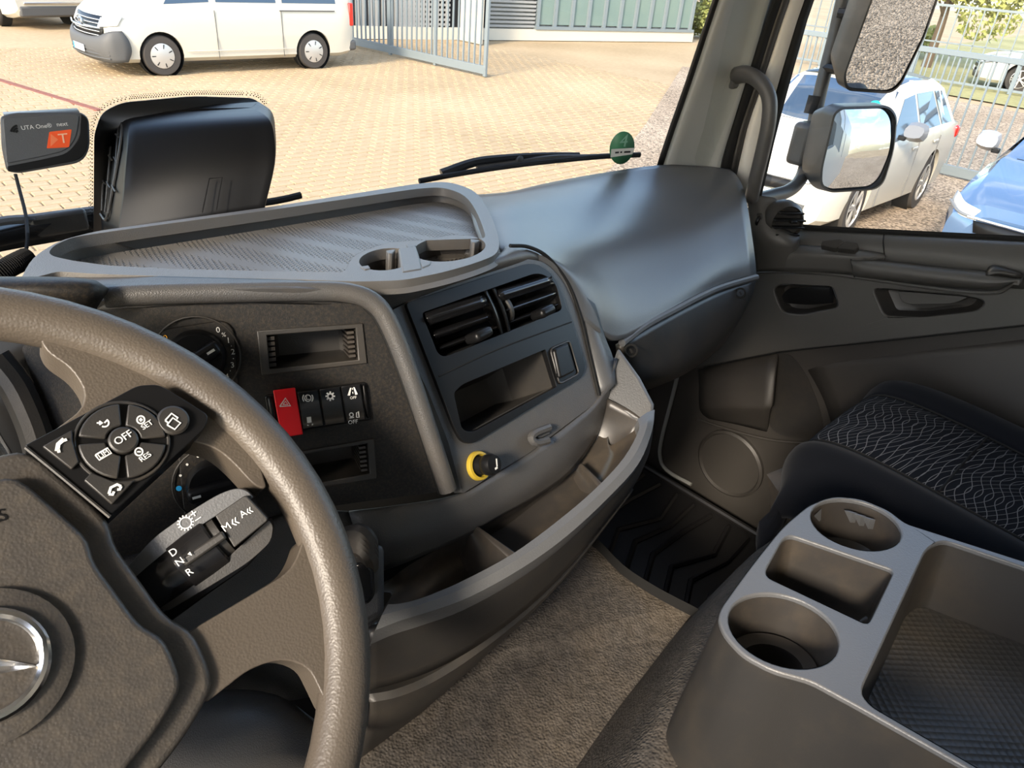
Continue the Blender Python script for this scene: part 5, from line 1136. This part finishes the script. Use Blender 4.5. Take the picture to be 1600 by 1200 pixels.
# ---- passenger seat
def weave_mat():
    m = mat('seat_weave', (.006, .007, .010), .9, .4, 1500, dist=.0006, spec=.15); t = m.node_tree; b = t.nodes['Principled BSDF']; L = t.links.new
    co = N(t, 'ShaderNodeTexCoord'); sp = N(t, 'ShaderNodeSeparateXYZ'); L(co.outputs['Object'], sp.inputs[0])
    def mt2(op, a, bb):
        n = N(t, 'ShaderNodeMath', operation=op)
        for i, q in enumerate((a, bb)):
            if q is None: continue
            if isinstance(q, (int, float)): n.inputs[i].default_value = q
            else: L(q, n.inputs[i])
        return n.outputs[0]
    X_, Y_ = sp.outputs[0], sp.outputs[1]; outs = []
    for sg, ph in ((1, 0), (-1, .5)):
        s1 = mt2('SINE', mt2('ADD', mt2('MULTIPLY', X_, 48), mt2('ADD', mt2('MULTIPLY', Y_, 14), ph)), None); s2 = mt2('SINE', mt2('ADD', mt2('MULTIPLY', Y_, 30), mt2('MULTIPLY', X_, 11)), None)
        w_ = mt2('ADD', mt2('ADD', Y_, mt2('MULTIPLY', X_, .25)), mt2('MULTIPLY', s1, mt2('MULTIPLY', mt2('ADD', mt2('MULTIPLY', s2, .5), .9), .0110*sg)))
        fr_ = mt2('ABSOLUTE', mt2('SUBTRACT', mt2('FRACT', mt2('MULTIPLY', w_, 1/.0115), None), .5), None)
        outs.append(mt2('LESS_THAN', fr_, .042))
    mxv = mt2('MAXIMUM', outs[0], outs[1])
    mm = N(t, 'ShaderNodeMix', data_type='RGBA'); mm.inputs[6].default_value = (.006, .007, .010, 1); mm.inputs[7].default_value = (.15, .15, .155, 1); L(mxv, mm.inputs[0]); L(mm.outputs[2], b.inputs['Base Color'])
    return m
M['weave'] = weave_mat()
seat = thing('passenger_seat', 'dark blue-grey velour passenger seat with wavy patterned middle', 'seat', W(1.1, 0, -1.16))
def seat_pt(x, y, h): return W(x, y, h)
YF, HT = .335, -.60
def prof(ys):
    out = []
    for y, dh in ys: out.append((y, dh))
    return out
lon = [(YF-.015, -.115), (YF, -.07), (YF-.012, -.025), (YF-.05, -.004), (YF-.14, 0), (YF-.30, -.010), (YF-.50, -.020), (YF-.66, -.02)]
def slab(nm, xs, mt, extra=0):
    rows_ = []
    for (y, dh) in lon:
        rows_.append([seat_pt(x, y-(.02 if abs(x-1.1) > .17 else 0), HT+dh*(1 if dh < -.02 else 1)+dx) for x, dx in xs])
    return loft(nm, rows_, mt, seat, nu=4, nv=4, solid=.01)
slab('seat_insert', [(1.005, -.004), (1.05, .002), (1.11, .004), (1.17, .002), (1.222, -.004)], M['weave'])
slab('seat_bolster', [(.922, -.10), (.916, -.055), (.930, -.012), (.968, .008), (1.005, -.004)], M['velour'])
slab('seat_bolster', [(1.222, -.004), (1.268, .010), (1.312, -.010), (1.328, -.055), (1.322, -.10)], M['velour'])
sweep('seat_seam', [seat_pt(1.005, y, HT+dh-.003) for y, dh in lon], .002, M['rubber'], seat, seg=6); sweep('seat_seam', [seat_pt(1.222, y, HT+dh-.003) for y, dh in lon], .002, M['rubber'], seat, seg=6)
sweep('seat_seam', [seat_pt(x, YF-.20, HT-.001+dz) for x, dz in ((1.008, -.004), (1.11, .002), (1.22, -.004))], .002, M['rubber'], seat, seg=6)
loft('seat_base', [[seat_pt(.94, YF-.03, HT-.10), seat_pt(1.1, YF-.005, HT-.10), seat_pt(1.30, YF-.03, HT-.10), seat_pt(1.30, -.32, HT-.10), seat_pt(.94, -.32, HT-.10)], [seat_pt(.95, YF-.05, HT-.18), seat_pt(1.1, YF-.04, HT-.18), seat_pt(1.29, YF-.05, HT-.18), seat_pt(1.29, -.32, HT-.18), seat_pt(.95, -.32, HT-.18)],
                  [seat_pt(.98, YF-.14, -1.15), seat_pt(1.1, YF-.13, -1.15), seat_pt(1.25, YF-.14, -1.15), seat_pt(1.25, -.30, -1.15), seat_pt(.98, -.30, -1.15)]], M['pocket'], seat, nu=3, nv=3, closed=True, cap=True)

# ================================================================== THINGS ON THE WINDSCREEN
# camera/sensor housing in front of the glass
hs = thing('sensor_housing', 'black rounded sensor housing standing against the windscreen behind the tray', 'sensor housing', P(290, 350, .93))
R_ = [[(168, 174, 1.00), (218, 178, .955), (392, 168, .97), (404, 159, 1.0)], [(159, 186, .99), (204, 196, .90), (418, 184, .925), (424, 174, .99)], [(157, 225, .985), (200, 236, .885), (428, 212, .915), (430, 200, .985)],
      [(156, 280, .98), (194, 300, .88), (428, 260, .91), (430, 250, .98)], [(159, 368, .97), (184, 372, .885), (410, 334, .915), (414, 325, .975)]]
loft('housing', [[P(*a), P(*a).lerp(P(*b), .5), P(*a).lerp(P(*b), .92), P(*b).lerp(P(*c), .05), P(*b).lerp(P(*c), .5)+(EYE-P(*b)).normalized()*.006, P(*b).lerp(P(*c), .95), P(*c).lerp(P(*d), .1), P(*d)] for a, b, c, d in R_], M['housing'], hs, nu=3, nv=4, solid=.004)
plate('housing_lid', PD((168, 174, 1.0), (218, 178, .955), (300, 170, .955), (392, 168, .97), (404, 159, 1.0)), V((0, -.3, 1)), .003, M['housing'], hs)
# side grille ribs and hatch
def hq(a, b):  # on the left cheek
    i = b*3.6; k = min(int(i), 3); t = i-k; r0, r1 = R_[k], R_[k+1]
    p = P(*r0[0]).lerp(P(*r1[0]), t); q = P(*r0[1]).lerp(P(*r1[1]), t); return p.lerp(q, a)+V((-.003, -.002, 0))
for a in (.22, .45, .68): sweep('grille_bar', [hq(a*.9, .15), hq(a, .4), hq(a, .7), hq(a*.75, .98)], .0013, M['dash'], hs, seg=6)
for b in (.38, .60, .80):
    for a in (.15, .38, .60): sweep('grille_tick', [hq(a, b+a*.03), hq(a+.16, b+.03+a*.03)], .0013, M['dash'], hs, seg=6, smoothpath=False)
sweep('grille_border', [hq(.08, .10), hq(.60, .16), hq(.80, .35), hq(.76, .62), hq(.45, 1.0), hq(.08, 1.0)], .0018, M['dash'], hs, seg=6)
hpn = (EYE-P(330, 290, .89)).normalized()
sweep('hatch_seam', PD((316, 332, .8835), (327, 279, .8815), (347, 277, .8825), (338, 328, .8855)), .0007, M['rubber'], hs, seg=6, smoothpath=False)
# black print on the glass round the housing, with fading dots
fo_ = rounded([(146, 366), (147, 210), (158, 176), (190, 160), (300, 150), (396, 153), (412, 166), (414, 190), (300, 200), (180, 215), (180, 366)], [0, 10, 14, 14, 20, 10, 10, 0, 0, 0, 0])
obj('screen_print_patch', [GH(x, y, -.004) for x, y in fo_], [list(range(len(fo_)))], M['frit'], w1, solid=.0012)
dots = []
edge_ = spline([V((x, y, 0)) for x, y in ((145, 366), (146, 290), (146, 212), (157, 176), (190, 158), (240, 153), (300, 148.5), (350, 149), (396, 151), (413, 164))], 14)
ln = 0; last = None; samp = []
for p in edge_:
    if last is None or (p-last).length >= 3.4: samp.append(p); last = p
for i, p in enumerate(samp):
    a = samp[max(i-1, 0)]; b = samp[min(i+1, len(samp)-1)]; d = (b-a).normalized(); n_ = V((d.y, -d.x, 0))
    for k, (o_, r_) in enumerate(((1.5, 1.15), (4.2, .95), (6.6, .7))):
        c = p+n_*o_+d*(1.7 if k % 2 else 0); vs = [GH(c.x+r_*math.cos(t), c.y+r_*math.sin(t), -.0035) for t in [k2*math.pi/3 for k2 in range(6)]]; dots.append((vs, [list(range(6))]))
o = obj('screen_print_dots', *join_geo(dots), M['frit'], w1, smooth=False); o['kind'] = 'stuff'
# toll box
tb = thing('toll_box', 'grey toll payment box with orange label hanging on the windscreen', 'toll box', GH(70, 270, -.03))
tp = GH(70, 222, -.035); TB = PL(tp, (EYE-tp).normalized())
tout = rounded([(0, 182), (20, 176), (125, 174), (139, 184), (141, 232), (128, 254), (30, 271), (10, 268), (2, 230)], [6, 10, 12, 10, 16, 16, 8, 8, 10])
case = plate('case', [TB.hit(x, y, 0) for x, y in tout], TB.n, .026, M['bolster'], tb, bevel=.004, seg=3)
obj('case_top', [TB.hit(6, 180, -.003), TB.hit(124, 174, -.003), TB.hit(120, 169, -.024), TB.hit(4, 175, -.024)], [(0, 1, 2, 3)], M['pillar'], tb, solid=.001)
plate('front_face', [TB.hit(x, y, .0015) for x, y in rounded([(4, 184), (112, 177), (124, 180), (120, 215), (104, 236), (60, 246), (10, 256)], [6, 6, 6, 16, 16, 10, 6])], TB.n, .003, M['bolster'], tb, bevel=.001)
plate('key_strip', [TB.hit(x, y, .0012) for x, y in rounded([(11, 260), (62, 250), (106, 240), (124, 216), (126, 178), (137, 184), (138, 230), (126, 250), (30, 268), (12, 268)], [3, 10, 14, 10, 3, 6, 14, 14, 6, 3])], TB.n, .003, M['black'], tb, bevel=.001)
tru = (TB.hit(110, 192)-TB.hit(30, 199)).normalized(); trv = TB.n.cross(tru)
text('print', 'UTA One®', TB.hit(57, 198.2, .0018), tru, trv, .0064, M['ink'], tb); text('print', 'next', TB.hit(97, 194, .0018), tru, trv, .0064, M['ink'], tb)
lab = plate('label', [TB.hit(x, y, .002) for x, y in rounded([(77, 206), (112, 202), (108, 230), (73, 232)], 2)], TB.n, .0006, M['orange'], tb)
text('print', 'T', TB.hit(98, 217, .0024), tru, trv, .015, mat('pale_print', (.95, .55, .35), .5), lab, shear=.1, sx=1.15)
obj('print', [TB.hit(79, 209, .0023), TB.hit(91, 218, .0023), TB.hit(79, 229, .0023)], [(0, 1, 2)], mat('light_orange', (.95, .22, .08), .5), lab, smooth=False)
obj('print', *join_geo([strip([TB.hit(29+(-r*math.cos(t)), 208-r*math.sin(t), .0018) for t in [math.radians(a) for a in range(10, 81, 14)]], .0022, TB.n, .0003) for r in (4, 8, 12)]), M['black'], tb, smooth=False)
cabl = sweep('cable', PD((24, 272, .97), (30, 295, .97), (40, 335, .95), (43, 370, .92), (40, 392, .90), (30, 404, .88)), .0022, M['rubber'], tb, seg=8)
hose = thing('hose', 'black corrugated hose at the left end of the tray', 'hose', P(20, 415, .72))
pts = spline(PD((-60, 452, .74), (-10, 430, .74), (20, 414, .75), (44, 402, .77)), 12)
sweep('tube', pts[::6], .0085, M['rubber'], hose, seg=10)
for i in range(0, len(pts)-1, 1):
    d = (pts[i+1]-pts[i]).normalized(); lathe('ring', pts[i], d, [(.0086, -.0012), (.0108, 0), (.0086, .0012)], M['rubber'], hose, seg=14, capb=False, capt=False)
# sticker
sp_ = GH(972, 232, -.006); spn = (EYE-sp_).normalized(); SPN = PL(sp_, V((-.25, -.95, -.2)))
stk = thing('windscreen_sticker', 'round green emission sticker at the lower right of the windscreen', 'sticker', sp_)
M['stk'] = mat('sticker_green', (.05, .20, .10), .5); M['stk2'] = mat('sticker_pale', (.18, .36, .26), .5); M['stkw'] = mat('sticker_white', (.62, .62, .58), .5)
disc = obj('disc', [GH(x, y, -.005) for x, y in ell((972, 231), 19, 26, 36, .25)], [list(range(36))], M['stk'], stk, solid=.0006)
obj('field', [GH(x, y, -.0065) for x, y in [(955, 233), (992, 231), (988, 241), (954, 246)]], [(0, 1, 2, 3)], M['stkw'], stk, smooth=False)
su = (GH(985, 236)-GH(960, 238)).normalized(); sv = V((0, -.1, 1))
text('print', '4', GH(975, 221, -.0068), su, sv, .034, M['stk2'], stk)
obj('print_line', *join_geo([strip([GH(a, y, -.0085), GH(b, y-.4, -.0085)], .0035, V((-.25, -.95, -.2)), .0003) for a, b, y in ((961, 967, 238.5), (969, 972, 238), (975, 985, 237.6))]), M['frit'], stk, smooth=False)
# ---- wipers outside
wr = thing('wiper', 'black wiper arm lying across the lower right of the windscreen', 'wiper', GH(830, 250, .05))
def GW(pts, off): return [GH(x, y, off) for x, y in pts]
sweep('blade', GW([(655, 283), (720, 271), (800, 259), (880, 250), (950, 244), (1000, 242)], .035), .006, M['rubber'], wr, seg=8, flat=.8)
sweep('arm', GW([(690, 272), (740, 254), (790, 247), (850, 243), (905, 242)], .05), lambda t: .010-.005*t, M['black'], wr, seg=8)
sweep('bridge', GW([(745, 262), (800, 255), (860, 246), (915, 245), (960, 243)], .042), .005, M['dark'], wr, seg=8)
lathe('pivot', GH(807, 250, .05), V((0, -1, .2)), [(.008, -.01), (.008, .012), (.003, .014)], M['dark'], wr, seg=14)
w_l = thing('wiper', 'black wiper linkage at the left below the toll box', 'wiper', GH(60, 365, .05))
loft('arm', [GW([(-80, 372), (0, 352), (60, 340), (110, 334), (150, 326)], .05), GW([(-80, 392), (0, 378), (60, 366), (110, 356), (150, 348)], .05)], M['black'], w_l, nu=4, nv=2, solid=.02)
sweep('arm_edge', GW([(-80, 366), (0, 346), (45, 342), (90, 336), (152, 328)], .04), .006, M['bolster'], w_l, seg=8)
sweep('lower_rod', GW([(-80, 402), (0, 384), (80, 370), (156, 357)], .045), .008, M['rubber'], w_l, seg=8)
sweep('lower_rod', GW([(-80, 392), (0, 375), (80, 361), (156, 348)], .045), .004, M['bolster'], w_l, seg=8)
box('joint', GH(92, 348, .035), (.07, .015, .03), M['dark'], w_l, bevel=.005)
sweep('blade', GW([(120, 345), (250, 335), (400, 318), (440, 312), (470, 305)], .035), .006, M['rubber'], w_l, seg=8)

# ================================================================== DOOR MIRRORS
def mirror(name, label, gl, hous, x0, n, bulge, arm_pts=None):
    c = [sum(p[0] for p in gl)/len(gl), sum(p[1] for p in gl)/len(gl)]
    o = PX(c[0], c[1], x0); pl = PL(o, n); root = thing(name, label, 'mirror', o-V((0, 0, .2)))
    gp = [pl.hit(x, y) for x, y in gl]; ce_ = pl.hit(*c)
    # slightly domed glass: rings towards the centre
    rings = [1, .8, .6, .4, .2]; vs, fs = [], []; m = len(gp)
    rm = max((p-ce_).length for p in gp)
    for r in rings:
        for p in gp: vs.append(ce_+(p-ce_)*r+pl.n*(bulge*(1-((p-ce_).length*r/rm)**2)))
    vs.append(ce_+pl.n*bulge)
    for j in range(len(rings)-1):
        for i in range(m): fs.append((j*m+i, j*m+(i+1) % m, (j+1)*m+(i+1) % m, (j+1)*m+i))
    for i in range(m): fs.append(((len(rings)-1)*m+i, (len(rings)-1)*m+(i+1) % m, len(vs)-1))
    obj('mirror_glass', vs, fs, M['mirror'], root)
    gp2 = [ce_+(p-ce_)*1.03-pl.n*.004 for p in gp]; hb = [ce_+(p-ce_)*1.06-pl.n*.03 for p in gp]; hc = [ce_+(p-ce_)*.9-pl.n*.085 for p in gp]; hd = [ce_+(p-ce_)*.55-pl.n*.11 for p in gp]
    g3 = [p+pl.n*(.006+bulge*.5) for p in gp2]; g4 = [ce_+(p-ce_)*.985+pl.n*(.004+bulge*.5) for p in gp]
    L4 = [g4, g3, hb, hc, hd]
    obj('housing', [p for l in L4 for p in l], [(j*m+i, j*m+(i+1) % m, (j+1)*m+(i+1) % m, (j+1)*m+i) for j in range(4) for i in range(m)]+[[4*m+i for i in range(m)]], M['dark'], root)
    return root, pl
um, upl = mirror('door_mirror', 'tall rectangular outside mirror reflecting gravel, upper of the two', rounded([(1384, -110), (1360, 0), (1318, 116), (1322, 138), (1390, 143), (1406, 130), (1442, 56), (1462, 0), (1490, -110)], [10, 0, 10, 10, 12, 10, 0, 0, 10]), None, 1.80, V((-.75, -1.18, -.34)), .004)
lm, lpl = mirror('door_mirror', 'squarish convex outside mirror reflecting sky and lorry side, lower of the two', rounded([(1300, 176), (1314, 168), (1384, 166), (1396, 182), (1392, 232), (1376, 284), (1362, 294), (1294, 298), (1279, 288), (1280, 262)], [8, 6, 10, 10, 20, 12, 10, 8, 10, 10]), None, 1.78, V((-.77, -1.25, .12)), .016)
arm = thing('mirror_arm', 'black tubular bracket carrying the two outside mirrors', 'mirror arm', PX(1240, 300, 1.66))
sweep('tube', [PX(x, y, xx) for x, y, xx in ((1345, -110, 1.86), (1318, -5, 1.86), (1303, 60, 1.86), (1285, 130, 1.85), (1272, 190, 1.84), (1262, 240, 1.82), (1252, 278, 1.76), (1232, 298, 1.66), (1205, 306, 1.58), (1180, 312, 1.50))], .0155, M['dark'], arm, seg=14, n=5)
box('clamp', PX(1256, 224, 1.80), (.06, .05, .10), M['dark'], arm, bevel=.012, seg=3)
sweep('collar', [PX(1276, 150, 1.845), PX(1268, 178, 1.84)], .019, M['rubber'], arm, seg=12, smoothpath=False)
for p0_, p1_ in (((1310, 20, 1.85), (1345, 24, 1.86)), ((1290, 105, 1.85), (1318, 110, 1.84))): sweep('bracket', [PX(*p0_), PX(*p1_)], .012, M['black'], arm, seg=8, smoothpath=False)
# cab side behind the door (white sheet metal, seen in the lower mirror)
wr_ = plate('wall_right', [V((1.475, -.45, 1.0)), V((1.475, -.45, 3.0)), V((1.475, -2.6, 3.0)), V((1.475, -2.6, 1.0))], V((1, 0, 0)), .04, M['paint'], None); tag(wr_, kind='structure')
